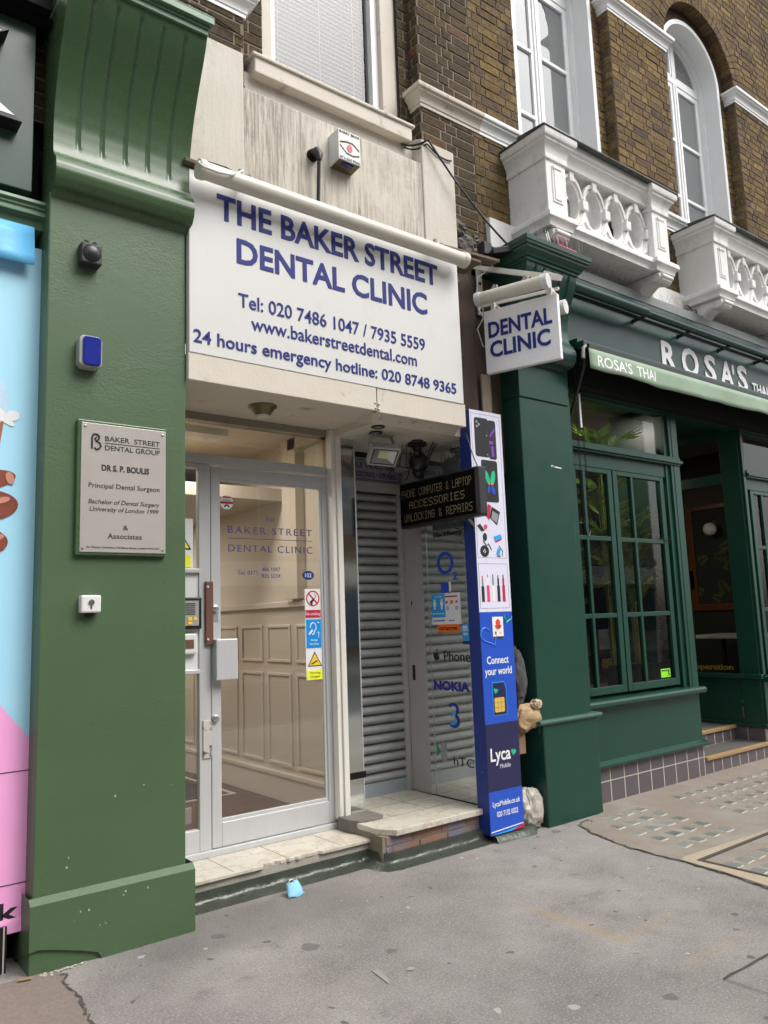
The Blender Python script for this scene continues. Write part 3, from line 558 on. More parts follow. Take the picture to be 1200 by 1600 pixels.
pil=thing('shop_pilaster','mid green painted pilaster with fluted corbel left of the dental clinic','pilaster',(1.3,.1,0))
m=MB(); m.b(.945,1.648,.03,.6,.0,3.585); m.build('shaft',GRN,pil,bev=.008)
m=MB()   # plinth with a chipped bottom corner
m.add([(.93,.0,.10),(.93,.0,.285),(1.682,.0,.285),(1.682,.0,-.02),(1.25,.0,-.02),(1.22,.0,.03),(1.15,.0,.055),(1.05,.0,.085),(.97,.0,.105)],[tuple(range(8,-1,-1))])
m.add([(.93,.0,.285),(1.682,.0,.285),(1.682,.028,.31),(.93,.028,.31)],[(0,1,2,3)]); m.add([(1.682,0,-.02),(1.682,.3,-.02),(1.682,.3,.31),(1.682,.028,.31),(1.682,0,.285)],[(0,1,2,3,4)]); m.add([(.93,0,.10),(.93,.3,-.02),(.93,.3,.31),(.93,.028,.31),(.93,0,.285)],[(4,3,2,1,0)])
m.b(.935,1.3,.014,.2,-.02,.12); m.b(1.3,1.675,.01,.2,-.02,.2); m.build('plinth',GRN,pil)
m=MB()
for i in range(13):
    x=rnd.uniform(.96,1.66); z=rnd.choice((rnd.uniform(.09,.28),rnd.uniform(.09,.28),rnd.uniform(.33,.8))); y=.0 if z<.285 else .03; k=rnd.uniform(.002,.006); m.add([(x+k*math.cos(a)*rnd.uniform(.6,1.3),y-.0012,z+k*math.sin(a)*rnd.uniform(.6,1.2)) for a in (0,1,2,3,4.2,5.2)],[(5,4,3,2,1,0)])
for i in range(34):
    a=rnd.random(); x=.955+.22*a+rnd.uniform(-.02,.02); y=-.005-.05*rnd.random()*(1-a); k=rnd.uniform(.002,.007); m.ell((x,y,.006),(k,k*.8,k*.6),6,4)
m.build('paint_chip',mat('bare_plaster_chip','#b3afa3',.9,var=.15,vs=40),pil,kind='stuff')
corbel(pil,.95,1.66,CP,5,GRNS,.014,.011)
m=MB()
for a,b,c,d in ((-.24,4.575,4.605,0),(-.252,4.605,4.622,.006),(-.275,4.622,4.66,.02)): m.b(.95-d,1.66+d,a,.2,b,c)
m.prism([(-.275,4.66),(-.275,4.668),(-.1,4.73),(.2,4.73),(.2,4.66)],.93,1.68); m.build('cap',GRNM,pil,bev=.003)
# fittings on the pilaster
t=thing('motion_sensor','small black square motion sensor box high on the green pilaster','motion sensor',(1.13,.03,3.29))
m=MB(); m.b(1.082,1.183,-.035,.03,3.232,3.338); m.build('housing',PLASD,t,bev=.008); m=MB(); m.ell((1.133,-.035,3.287),(.044,.022,.044),16,10); m.build('lens',DGREY,t,smooth=60); m=MB(); m.tube([(1.11,-.02,3.34),(1.11,.03,3.345)],.014,10); m.tube([(1.15,-.02,3.34),(1.15,.03,3.345)],.014,10); m.build('bracket',BLACK,t,smooth=40)
t=thing('alarm_siren','white alarm siren box with glossy blue front on the green pilaster','alarm box',(1.14,.03,2.79))
def roundrect(x0,x1,z0,z1,r,n=6,bulge=0):
    P=[]
    for cx,cz,a in ((x1-r,z1-r,0),(x0+r,z1-r,90),(x0+r,z0+r,180),(x1-r,z0+r,270)):
        for i in range(n+1): P.append((cx+r*math.cos(R(a+90*i/n)),cz+r*math.sin(R(a+90*i/n))))
    return P
m=MB(); m.prism(roundrect(1.082,1.192,2.705,2.865,.028),-.03,.03,'y'); m.build('housing',PLASG,t,bev=.006); m=MB(); m.prism(roundrect(1.098,1.184,2.715,2.86,.02),-.043,-.028,'y'); m.build('cover',SIREN,t,bev=.005)
t=thing('wall_plaque','engraved silver brass plaque naming a dental group on green board','plaque',(1.31,.03,2.13))
m=MB(); m.b(1.09,1.532,.004,.03,1.80,2.455); m.build('backboard',GRNS,t,bev=.006); m=MB(); m.b(1.108,1.527,.0,.006,1.815,2.44); m.build('plate',mat('brushed_silver_plate','#b3ada7',.32,.25,var=.08,vs=4,dirt=(.5,.46,.42),dscale=5,dth=(.5,.8),damt=.4),t,bev=.002)
m=MB(); Pz=.0
def pl(s,x0,x1,z,h,bold=0,sh=0,sp=1): text(m,s,x1-x0,h,(x0,Pz,z),d=.0015,bold=bold,shear=sh,spacing=sp)
pl('BAKER  STREET',1.22,1.495,2.358,.024,.004); pl('DENTAL GROUP',1.22,1.495,2.313,.024,.004); m.b(1.22,1.495,-.0015,.001,2.346,2.349)
m.tube([(1.158,-.001,2.315),(1.158,-.001,2.37),(1.165,-.001,2.385),(1.18,-.001,2.387),(1.192,-.001,2.378),(1.19,-.001,2.362),(1.178,-.001,2.353),(1.195,-.001,2.345),(1.2,-.001,2.33),(1.192,-.001,2.316),(1.178,-.001,2.312),(1.17,-.001,2.32)],.0045,6); m.tube([(1.178,-.001,2.353),(1.172,-.001,2.365),(1.18,-.001,2.372)],.004,6)
pl('DR S. P. BOULIS',1.205,1.44,2.21,.03,.03); pl('Principal Dental Surgeon',1.145,1.495,2.125,.023); pl('Bachelor of Dental Surgery',1.145,1.495,2.048,.021,0,.25); pl('University of London 1999',1.152,1.49,2.012,.021,0,.25)
pl('&',1.312,1.337,1.925,.023); pl('Associates',1.238,1.405,1.882,.025); pl('Dr Watson Chambers, 102 Baker Street, London W1U 6FY',1.14,1.495,1.835,.008); m.build('engraved_lettering',INK,t)
for x,z in ((1.125,2.422),(1.51,2.42),(1.122,1.833),(1.512,1.833)): m=MB(); m.lathe((x,.0,z),[(.006,.001),(.006,-.003),(.0,-.004)],10,'y'); m.build('screw',CHROME,t)
t=thing('key_switch','small square white key switch box on the green pilaster','key switch',(1.16,.03,1.57))
m=MB(); m.b(1.115,1.207,-.02,.03,1.53,1.612); m.build('housing',PLASW,t,bev=.008); m=MB(); m.lathe((1.161,-.02,1.578),[(.014,.0),(.014,-.004),(.0,-.004)],14,'y'); m.b(1.157,1.165,-.0235,-.02,1.55,1.57); m.build('keyhole',CHROME,t); m=MB(); m.tube([(1.163,.005,1.525),(1.163,.03,1.525)],.018,10); m.build('cable_gland',BLACK,t)
# ================================================================ LEFT SHOP
ls=thing('green_shopfront','dark green shopfront fascia with pale green moulding at the left edge','shopfront',(0,.2,0))
m=MB(); m.b(-4,.885,.12,.3,3.6,4.5); m.build('fascia_board',GRNP,ls,bev=.004)
m=MB(); m.b(-4,.945,.06,.3,4.5,4.53); m.b(-4,.93,.0,.3,4.53,4.6); m.build('cornice',BLACKM,ls); m=MB(); m.b(-4,.86,.02,.3,4.6,4.9); m.build('parapet',CREAM,ls)
m=MB(); m.b(-4,.955,.3,.34,0,4.6); m.build('backing_wall',BLACKM,ls)
m=MB(); m.prism([(.3,3.545),(.10,3.555),(.095,3.535),(.11,3.53),(.11,3.515),(.118,3.51),(.118,3.5),(.1,3.49),(.1,3.475),(.13,3.47),(.14,3.42),(.3,3.42)],-4,.955); m.build('architrave',GRNM,ls,bev=.002)
m=MB(); m.b(-4,.87,.13,.2,-.02,.19); m.build('tiled_plinth',TILEB,ls); m=MB(); m.b(.855,.861,.127,.135,-.02,.19); m.b(.555,.561,.127,.135,-.02,.19); m.build('tile_joint',GROUT,ls)
m=MB(); text(m,'K',.62,.46,(.19,.12,3.89),d=.1,bold=.035); m.build('channel_letter',BLACK,ls); m=MB(); text(m,'K',.56,.42,(.215,.02,3.91),d=.002,bold=.01); m.build('letter_face',WH,ls)
t=thing('shop_hoarding','light blue and pink printed hoarding covering the left shop window','hoarding',(0,.16,.2))
m=MB(); m.b(-4,.962,.15,.2,.17,3.33); m.build('board',SKYB,t,bev=.004)
m=MB(); m.add([(-4,.1485,.17),(.962,.1485,.17),(.962,.1485,.955),(-4,.1485,5.2)],[]); m.v=[]; m.f=[]; m.m=[]
m.q((-1.5,.148,.171),(.9605,.148,.171),(.9605,.148,.955),(.812,.148,1.139),(-1.0,.148,3.32),(-1.5,.148,3.32)); m.build('pink_panel',PINK,t)
m=MB(); m.b(-4,.962,.1465,.151,.832,.836); m.b(-4,.962,.1465,.151,.353,.357); m.build('panel_joint',INK,t)
m=MB(); m.prism([(.149,.15),(.138,.155),(.143,.2),(.149,.22)],-4,.945); m.build('loose_flap',PINK,t)
m=MB(); text(m,'Back',.34,.078,(.585,.148,.205),d=.001,bold=.025); m.build('lettering',INK,t)
def disc(m,cx,cz,rx,rz,y0,y1,n=20,rot=0):
    P=[]
    for i in range(n):
        a=2*math.pi*i/n; x,z=rx*math.cos(a),rz*math.sin(a); P.append((cx+x*math.cos(rot)-z*math.sin(rot),cz+x*math.sin(rot)+z*math.cos(rot)))
    m.prism(P,y0,y1,'y')
m=MB()
for i,(cx,cz,rx,rz,ro) in enumerate(((.70,2.14,.16,.05,.25),(.72,2.03,.15,.075,.1),(.68,1.86,.15,.075,.05),(.66,1.74,.13,.065,0))): disc(m,cx,cz,rx,rz,.1465-.0008*i,.151,26,ro)
m.build('printed_hand',SKIN,t); m=MB()
for cx,cz,rx,rz in ((.83,2.165,.018,.03),(.80,2.06,.035,.014),(.78,1.885,.035,.014)): disc(m,cx,cz,rx,rz,.1435,.1465,16,.3)
m.build('printed_highlight',mat('print_pink_highlight','#c98d7c',.35),t)
m=MB(); m.prism([(.45,2.3),(.5,2.45),(.80,2.47),(.775,2.25),(.74,1.95),(.5,1.95)],.147,.151,'y'); m.build('printed_drink',mat('printed_coffee','#a8623f',.5,var=.4,vs=9),t)
m=MB(); disc(m,.62,2.55,.205,.17,.1468,.151,26,-.5); m.build('printed_cup_lid',mat('printed_lid','#bfd9f0',.4,var=.2,vs=12),t); m=MB(); disc(m,.835,2.465,.03,.025,.1462,.151,14,.4); disc(m,.765,2.48,.10,.022,.1464,.151,16,-.7); m.build('printed_lid_rim',WH,t)
m=MB(); NX=14; vs=[]
for i in range(NX+1):
    for j in range(5):
        x=-1.2+2.1*i/NX; z=3.415-.012*0-(.205)*j/4; vs.append((x,.112-.007*math.sin(i*1.3+j*.6)-.003*j,z+.004*math.sin(i*2)))
m.add(vs,[(i*5+j,(i+1)*5+j,(i+1)*5+j+1,i*5+j+1) for i in range(NX) for j in range(4)]); o=m.build('sheet',BANNER,None,smooth=60); 
t2=thing('banner_flap','creased sky blue banner strip hanging over the top of the poster','banner',(0,.08,3.3)); o.parent=t2
for v_ in o.data.vertices: v_.co-=Vector((0,.08,3.3))
OFF[o.name]=Vector((0,.08,3.3)); k=o.modifiers.new('s','SOLIDIFY'); k.thickness=.003
# ================================================================ DENTAL CLINIC SIGN, FASCIA, SOFFIT
t=thing('shop_sign','large white sign board with raised indigo dental clinic lettering','sign',(2.65,0,2.9))
m=MB(); m.b(1.655,3.648,.0,.05,2.892,3.935); m.build('board',SIGNW,t,bev=.003)
TB=.004
def sg(s,x0,x1,z,h,bold): m=MB(); text(m,s,x1-x0,h,(x0,0,z),d=TB,bold=bold); m.build('lettering',NAVY,t)
sg('THE BAKER STREET',1.818,3.456,3.69,.15,.022); sg('DENTAL CLINIC',1.938,3.349,3.462,.147,.022)
sg('Tel: 020 7486 1047 / 7935 5559',1.945,3.314,3.207,.08,.006); sg('www.bakerstreetdental.com',2.024,3.237,3.087,.078,.006); sg('24 hours emergency hotline: 020 8748 9365',1.677,3.58,2.951,.072,.010)
t=thing('fascia_beam','stained cream stone fascia beam and soffit under the white sign','fascia',(2.65,.05,2.74))
m=MB(); m.b(1.652,2.898,.004,.12,2.742,2.892); m.b(2.902,3.665,.006,.12,2.735,2.892); m.build('beam',CREAM,t,bev=.004)
m=MB(); m.b(1.6,3.0,.12,.62,2.748,2.8); m.add([(2.88,.03,2.742),(3.0,.6,2.762),(3.04,.6,2.70),(2.94,.12,2.695)],[(0,1,2,3)]); m.b(2.9,3.8,.62,1.1,2.70,2.8); m.add([(2.94,.12,2.695),(3.66,.12,2.695),(3.66,.08,2.735),(2.88,.03,2.735)],[(0,1,2,3)]); m.b(2.94,3.8,.118,.62,2.695,2.76); m.build('soffit',CREAM,t)
m=MB()
for x,z in ((2.885,2.79),(2.915,2.785),(2.885,2.757),(2.915,2.752)): m.lathe((x,.005,z),[(.007,.001),(.006,-.006),(.0,-.007)],10,'y')
m.build('bolt',CHROME,t,smooth=40)
m=MB(); m.b(2.8995,2.9025,.0035,.01,2.74,2.892); m.build('joint',CRACK,t)
m=MB(); m.prism([(.16,3.94),(-.03,3.955),(-.032,3.975),(.16,4.0)],1.62,3.86); m.bar((3.45,-.02,3.965),(4.06,.02,4.03),.09,.02); solo(m.build('ledge_board',mat('rotten_ledge_board','#6f5f4e',.85,var=.35,vs=6,stretch=(1,10,10),bs=20,bstr=.5),bev=.003),'thin weathered timber ledge between the white sign and the stucco','ledge')
# light trough above the sign
t=thing('sign_light','long cream tube light fitting running along the top of the big sign','light fitting',(2.65,-.09,3.9))
yT,zT,rT=-.10,3.885,.048
m=MB(); m.tube([(1.70,yT,zT),(3.60,yT,zT)],rT,24); m.build('tube',PLASY,t,smooth=40)
for x in (1.66,3.60): m=MB(); m.lathe((x,yT,zT),[(.0,0),(rT+.003,.0),(rT+.006,.004),(rT+.006,.036),(rT,.04)],24,'x'); m.build('end_cap',PLASY,t,smooth=40)
for x in (1.95,3.4): m=MB(); m.b(x-.01,x+.01,yT-.01,.1,zT+.045,zT+.055); m.tube([(x-.03,yT+.01,zT+.05),(x-.03,yT+.01,zT+.085)],.014,8); m.tube([(x+.035,yT+.02,zT+.05),(x+.035,yT+.02,zT+.08)],.012,8); m.build('clip',PLASG,t,smooth=40)
m=MB(); m.tube([(1.665,yT-.02,zT+.03),(1.64,yT-.05,zT),(1.66,yT-.075,zT-.03),(1.74,yT-.08,zT-.035),(1.83,yT-.06,zT-.01),(1.9,yT-.02,zT+.05),(1.93,yT,zT+.08)],.0075,8); m.build('cable',PLASW,t,smooth=60)
m=MB(); m.tube([(1.70,.05,zT+.10),(1.78,.02,zT+.14),(1.88,0,zT+.13),(1.95,-.03,zT+.09)],.005,6); m.ell((2.0,-.02,zT+.09),(.028,.03,.025),10,6); m.build('flex',BLACK,t,smooth=60)
# fittings on the stucco
t=thing('alarm_box','old white bell box with a drawn eye on the cream stucco','alarm box',(2.8,.18,4.5))
A0,A1,B0,B1=2.708,2.885,4.395,4.62; AY=.068
m=MB(); m.prism([(AY,B0+.012),(.18,B0),(.18,B1),(AY,B1)],A0,A1); m.build('housing',PLASW,t,bev=.006)
m=MB(); yy=.008
m.prism([(A0+.012,4.532),(A0+.065,4.548),(A0+.115,4.548),(A1-.012,4.515),(A1-.012,4.503),(A0+.113,4.537),(A0+.067,4.537),(A0+.012,4.521)],AY-.0015,AY+.01,'y'); m.prism([(A0+.012,4.512),(A0+.065,4.468),(A0+.115,4.462),(A1-.012,4.478),(A1-.012,4.467),(A0+.115,4.451),(A0+.063,4.457),(A0+.012,4.50)],AY-.001,AY+.01,'y')
text(m,'BARRY BROS',A1-A0-.02,.017,(A0+.01,AY,B1-.026),d=.0015,bold=.02); text(m,'071-262 9066',A1-A0-.02,.015,(A0+.01,AY,4.416),d=.0015,bold=.015); m.build('printed_eye',INK,t)
m=MB(); disc(m,(A0+A1)/2,4.502,.023,.026,AY-.002,AY+.01); m.build('printed_pupil',REDP,t)
m=MB(); m.b(A0+.045,A1-.05,.085,.115,B0+.001,B0+.02); m.build('strobe_lens',SIREN,t); m=MB(); m.add([(A0+.006,AY+.004,B0+.0105),(A1-.006,AY+.004,B0+.0105),(A1-.006,.176,B0-.0015),(A0+.006,.176,B0-.0015)],[(3,2,1,0)]); m.build('base_plate',BRASS,t)
t=thing('vent_pipe','short black pipe outlet turning down the cream stucco wall','pipe',(2.58,.18,4.3))
m=MB(); m.tube([(2.575,.18,4.43),(2.575,.12,4.43),(2.576,.10,4.40),(2.577,.1,4.36)],[.03,.03,.026,.016],14); m.tube([(2.577,.1,4.38),(2.585,.13,4.15),(2.586,.14,4.02)],.0125,10); m.build('pipe',BLACK,t,smooth=50); m=MB(); m.lathe((2.575,.178,4.43),[(.0,-.03),(.036,-.03),(.04,0)],16,'y'); m.build('rose',BLACKM,t,smooth=40)
m=MB(); m.tube(sag((3.40,.26,4.86),(3.545,.15,4.88),.02,6)+sag((3.56,.14,4.89),(4.3,.02,4.17),.06,14),.008,6); m.tube(sag((3.42,.25,4.84),(3.56,.16,4.87),.03,6)+sag((3.57,.16,4.87),(3.8,.16,4.82),.03,8),.006,6); solo(m.build('overhead_cable',BLACK,smooth=60),'black cable sagging from the stucco pier down to the white balcony','cable')
m=MB(); m.tube([(1.2,.235,5.05),(1.75,.235,4.99),(2.12,.235,4.96),(2.14,.3,4.93),(2.16,.3,4.86)],.008,6); m.tube([(1.2,.235,5.18),(1.9,.235,5.15),(2.12,.235,5.1)],.005,6); solo(m.build('wall_cable',PLASD,smooth=60),'thin grey cables pinned along the sooty brickwork above the left stucco','cable')
# ================================================================ CLINIC ENTRANCE
t=thing('door_surround','grey metal door surround with tinted transom pane over the clinic door','door frame',(2.3,.63,.14))
m=MB(); m.b(1.5,2.985,.61,.68,2.434,2.492); m.build('transom_bar',ALU,t,bev=.003); m=MB(); m.b(1.5,2.985,.60,.68,2.70,2.75); m.b(2.932,2.985,.61,.68,2.492,2.70); m.build('transom_frame',ALUT,t,bev=.003)
m=MB(); m.b(2.948,2.99,.615,.69,.14,2.434); m.build('jamb',ALU,t,bev=.003); m=MB(); m.q((1.5,.65,2.492),(2.932,.65,2.492),(2.932,.65,2.70),(1.5,.65,2.70)); m.build('transom_pane',GLTR,t)
m=MB(); m.b(1.5,2.99,.595,.69,.14,.176); m.build('threshold',ALU,t,bev=.004)
m=MB(); m.b(2.912,2.945,.55,.61,.2,2.745); m.b(2.945,2.985,.535,.615,.18,2.745); m.build('post',mat('flaking_cream_post','#dcd8d0',.5,var=.06,vs=6,stretch=(4,4,.5),dirt=(.25,.2,.16),dscale=12,dth=(.62,.74),damt=.6),t,bev=.004)
d=thing('glass_door','silver framed glass clinic door with indigo lettering and safety stickers','door',(2.5,.63,.18))
m=MB(); y0,y1=.612,.652
m.b(2.062,2.124,y0,y1,.18,2.422); m.b(2.872,2.944,y0,y1,.18,2.422); m.b(2.124,2.872,y0,y1,2.352,2.422); m.b(2.124,2.872,y0,y1,.18,.315); m.build('frame',ALU,d,bev=.004)
m=MB(); m.b(2.124,2.872,.622,.64,.315,.335); m.b(2.855,2.872,.622,.64,.335,2.352); m.b(2.124,2.855,.622,.64,2.335,2.352); m.build('bead',ALU,d,bev=.002)
m=MB(); m.q((2.124,.632,.33),(2.872,.632,.33),(2.872,.632,2.35),(2.124,.632,2.35)); pane=m.build('pane',GLDOOR,d)
m=MB(); gy=.6315
def dt(s,x0,x1,z,h,b=0,sp=1,mm=None): text(m if mm is None else mm,s,x1-x0,h,(x0,gy,z),d=.0012,bold=b,spacing=sp)
dt('THE',2.45,2.515,2.10,.024,0,1.1); dt('BAKER STREET',2.184,2.797,2.016,.043,-.004,1.25); dt('DENTAL CLINIC',2.187,2.798,1.901,.043,-.004,1.2); m.b(2.183,2.795,gy-.0012,gy+.001,1.982,1.986)
dt('Tel: 0171',2.247,2.385,1.758,.026); dt('486 1047',2.417,2.551,1.781,.025); dt('935 5559',2.417,2.551,1.738,.025); m.build('lettering',mat('indigo_vinyl','#3d3a78',.5),pane)
m=MB(); disc(m,2.761,1.757,.045,.03,gy-.002,gy); m.build('number_sticker',BLUED,pane); m=MB(); text(m,'102',.05,.026,(2.736,gy-.002,1.744),d=.001); m.build('house_number',WH,pane)
def stick(nm,x0,x1,z0,z1,mt,y=gy-.001,par=None): mm=MB(); mm.b(x0,x1,y-.0012,y,z0,z1); return mm.build(nm,mt,par or pane)
s=stick('no_smoking_sticker',2.731,2.852,1.478,1.668,WH); m=MB(); m.ring(2.792,1.605,.052,.052,.043,.043,gy-.0032,gy-.002,28); m.bar((2.757,gy-.0026,1.64),(2.827,gy-.0026,1.57),.001,.011,(0,0,1)); m.b(2.733,2.85,gy-.0032,gy-.002,1.48,1.53); m.build('red_print',REDS,s)
m=MB(); text(m,'No smoking',.105,.02,(2.738,gy-.0032,1.496),d=.0008); m.build('caption',WH,s); m=MB(); m.bar((2.77,gy-.003,1.575),(2.80,gy-.003,1.60),.0005,.016); m.tube([(2.80,gy-.0025,1.60),(2.815,gy-.0025,1.62),(2.805,gy-.0025,1.635)],.002,5); m.b(2.775,2.79,gy-.003,gy-.002,1.56,1.585); m.build('cigarette_print',INK,s)
s=stick('loop_sticker',2.731,2.856,1.277,1.474,WH); s1=stick('blue_print',2.736,2.851,1.283,1.469,CYAN,gy-.0022,s); m=MB(); yy=gy-.0042
m.tube([(2.765,yy,1.415),(2.772,yy,1.44),(2.79,yy,1.448),(2.808,yy,1.435),(2.81,yy,1.41),(2.798,yy,1.39),(2.79,yy,1.372),(2.78,yy,1.37)],.0042,6); m.tube([(2.755,yy,1.37),(2.782,yy,1.40)],.007,6); m.b(2.82,2.842,yy,yy+.001,1.382,1.386); m.b(2.829,2.833,yy,yy+.001,1.352,1.382); m.tube([(2.825,yy,1.444),(2.83,yy,1.449)],.007,6); text(m,"loop",.05,.012,(2.77,gy-.0034,1.33),d=.001); text(m,"facility",.07,.012,(2.76,gy-.0034,1.305),d=.001); m.build('ear_print',WH,s)
s=stick('oxygen_sticker',2.731,2.86,1.08,1.276,WH); m=MB(); m.prism([(2.742,1.166),(2.852,1.166),(2.797,1.262)],gy-.0035,gy-.0022,'y'); m.build('triangle_border',INK,s); m=MB(); m.prism([(2.752,1.172),(2.842,1.172),(2.797,1.25)],gy-.0045,gy-.0035,'y'); m.build('triangle_print',YEL,s); m=MB(); m.bar((2.768,gy-.005,1.18),(2.815,gy-.005,1.202),.001,.008); text(m,'Warning',.08,.014,(2.757,gy-.0034,1.118),d=.001); text(m,'Oxygen',.07,.014,(2.762,gy-.0034,1.095),d=.001); m.build('black_print',INK,s); stick('yellow_print',2.733,2.858,1.082,1.142,YELF,gy-.0022,s)
m=MB(); m.prism([(2.177+.046*math.cos(R(22.5+45*i)),2.206+.046*math.sin(R(22.5+45*i))) for i in range(8)],gy-.002,gy,'y'); s=m.build('octagon_sticker',WH,pane); m=MB(); m.b(2.135,2.219,gy-.003,gy-.002,2.196,2.212); m.b(2.15,2.204,gy-.003,gy-.002,2.233,2.243); m.build('red_print',REDS,s); m=MB(); m.ring(2.177,2.175,.018,.018,.008,.01,gy-.003,gy-.002,12,0,math.pi); m.b(2.15,2.205,gy-.003,gy-.002,2.218,2.222); m.build('black_print',INK,s)
m=MB(); m.b(2.018,2.068,.592,.612,1.338,1.715); pl_=m.build('handle_plate',BRONZE,d,bev=.005); m=MB(); m.ell((2.03,.59,1.68),(.008,.006,.008)); m.ell((2.03,.59,1.37),(.008,.006,.008)); m.build('screw',PLASY,pl_,smooth=60)
m=MB(); m.lathe((2.082,.612,1.553),[(.021,.0),(.02,-.02),(.012,-.024),(.0,-.024)],18,'y'); m.build('lock_cylinder',CHROME,d,smooth=40); m=MB(); m.b(2.07,2.105,.609,.613,1.475,1.53); m.build('worn_patch',GREYP,d)
m=MB(); m.lathe((2.083,.612,.909),[(.022,.0),(.021,-.016),(.012,-.02),(.0,-.02)],18,'y'); m.build('lock_cylinder',CHROME,d,smooth=40)
m=MB(); m.b(2.065,2.205,.55,.612,1.13,1.37); m.build('lock_box',ALU,d,bev=.006)
m=MB(); m.b(2.004,2.06,.603,.612,.69,.905); m.build('worn_plate',mat('peeling_white_plate','#bdb6b2',.6,var=.1,vs=9,dirt=(.06,.035,.025),dscale=16,dth=(.5,.58),damt=.9),d,bev=.003)
sp=thing('side_panel','narrow white panel with letterbox and intercom left of the glass door','door panel',(1.85,.63,.18))
m=MB(); m.b(1.985,2.058,.612,.655,.176,2.43); m.b(1.5,1.985,.612,.655,2.40,2.43); m.b(1.5,1.985,.60,.655,1.765,1.79); m.b(1.5,1.985,.60,.655,1.175,1.20); m.b(1.5,1.985,.612,.655,.176,.30); m.build('frame',ALU,sp,bev=.004)
m=MB(); m.b(1.5,1.985,.625,.65,1.2,1.765); m.build('infill',PLASW,sp); m=MB(); m.q((1.5,.64,.3),(1.985,.64,.3),(1.985,.64,1.175),(1.5,.64,1.175)); m.build('pane',GLDOOR,sp); m=MB(); m.q((1.5,.64,1.79),(1.985,.64,1.79),(1.985,.64,2.4),(1.5,.64,2.4)); m.build('pane',GLDOOR,sp)
m=MB(); m.b(1.8,1.99,.585,.625,1.435,1.62); ic=m.build('intercom',BLACK,sp,bev=.006); m=MB(); m.b(1.82,1.968,.58,.586,1.455,1.6); m.build('screen',PLASG,ic); m=MB()
for i in range(6): m.b(1.83,1.945,.578,.581,1.52+.012*i,1.525+.012*i)
m.build('speaker_slot',DGREY,ic); m=MB(); m.b(1.90,1.925,.577,.581,1.485,1.505); m.b(1.935,1.955,.577,.581,1.485,1.505); m.b(1.9,1.925,.577,.581,1.462,1.478); m.build('button',YEL,ic)
m=MB(); m.b(1.8,1.965,.59,.625,1.29,1.41); lb=m.build('letterbox',PLASW,sp,bev=.01); m=MB(); m.b(1.8,1.94,.586,.591,1.325,1.375); m.build('slot',BRONZE,lb)
m=MB(); m.b(1.8,1.952,.625,.6255+.003,1.785+.01,2.09); s=m.build('warning_notice',WH,sp); m=MB(); m.prism([(1.84,1.905),(1.94,1.905),(1.89,1.985)],.622,.6252,'y'); m.build('triangle_border',INK,s); m=MB(); m.prism([(1.855,1.912),(1.925,1.912),(1.89,1.97)],.620,.622,'y'); m.b(1.84,1.936,.622,.6252,1.80,1.872); m.build('yellow_print',YELF,s)
m=MB(); m.b(1.88,1.957,.66,.672,.33,.42); solo(m.build('leaflet',WH,bev=.004),'crumpled white leaflet lying inside the clinic side pane','leaflet')
# step
t=thing('door_step','worn marble slab step with a chipped edge below the clinic door','step',(2.3,.4,.0))
P=[(1.62,.248),(1.9,.246),(2.05,.25),(2.1,.245),(2.19,.248),(2.205,.275),(2.25,.268),(2.28,.285),(2.31,.262),(2.345,.27),(2.36,.255),(2.40,.268),(2.42,.252),(2.45,.268),(2.5,.262),(2.56,.268),(2.58,.25),(2.75,.246),(2.93,.248),(2.93,.64),(1.62,.64)]
m=MB(); m.prism(P,.121,.14,'z'); m.build('slab',MARB,t,bev=.003)
m=MB()
for x in (2.02,2.36,2.72): m.b(x-.0015,x+.0015,.262,.6,.135,.1406)
m.build('slab_joint',CRACK,t); m=MB(); m.b(1.62,2.93,.268,.64,0,.121); m.build('riser',CONC,t)
m=MB(); fp=[(.29,.085),(.272,.084),(.268,.055),(.26,.035),(.238,.018),(.21,.010),(.19,-.002)]
def skirt(m,path,prof):
    """lead skirting following a ground path; prof (outward distance d, z)"""
    vs=[];n=len(prof)
    for i,(x,y,nx,ny) in enumerate(path):
        for d_,z in prof: j=.004*math.sin(i*1.7+d_*30); vs.append((x+nx*(d_+j*.6),y+ny*(d_+j*.6),z+(j if 0.004<z<.06 else 0)))
    m.add(vs,[(i*n+k,(i+1)*n+k,(i+1)*n+k+1,i*n+k+1) for i in range(len(path)-1) for k in range(n-1)])
pr=[(-.012,.082),(.0,.08),(.003,.055),(.006,.036),(.018,.024),(.045,.013),(.075,-.001)]
path=[(1.62+.06*i,.262,0,-1) for i in range(21)]+[(2.86,.262,-.2,-1),(2.9,.26,-1,-.8),(2.915,.2,-1,-.2),(2.93,.12,-1,-.3),(2.95,.10,-.75,-.75),(2.99,.095,-.25,-1)]+[(3.03+.06*i,.095,0,-1) for i in range(13)]
skirt(m,path,pr); path2=[(3.75,.09,0,-1),(3.9,.08,0,-1),(4.0,.075,0,-1),(4.08,.07,.1,-1),(4.11,.09,.6,-.6)]; skirt(m,path2,[(-.02,.05),(.02,.05),(.05,.046),(.085,.03),(.1,-.001)])
solo(m.build('lead_skirting',LEAD,smooth=50),'dull grey lead skirting dressed along the foot of both shop steps','flashing')
m=MB(); m.prism([(2.90,.44),(2.93,.375),(3.03,.352),(3.10,.36),(3.138,.395),(3.138,.565),(2.90,.565)],.1415,.222,'z'); solo(m.build('stone_block',STONE,bev=.006),'broken grey stone block at the foot of the mirror strip','stone block')
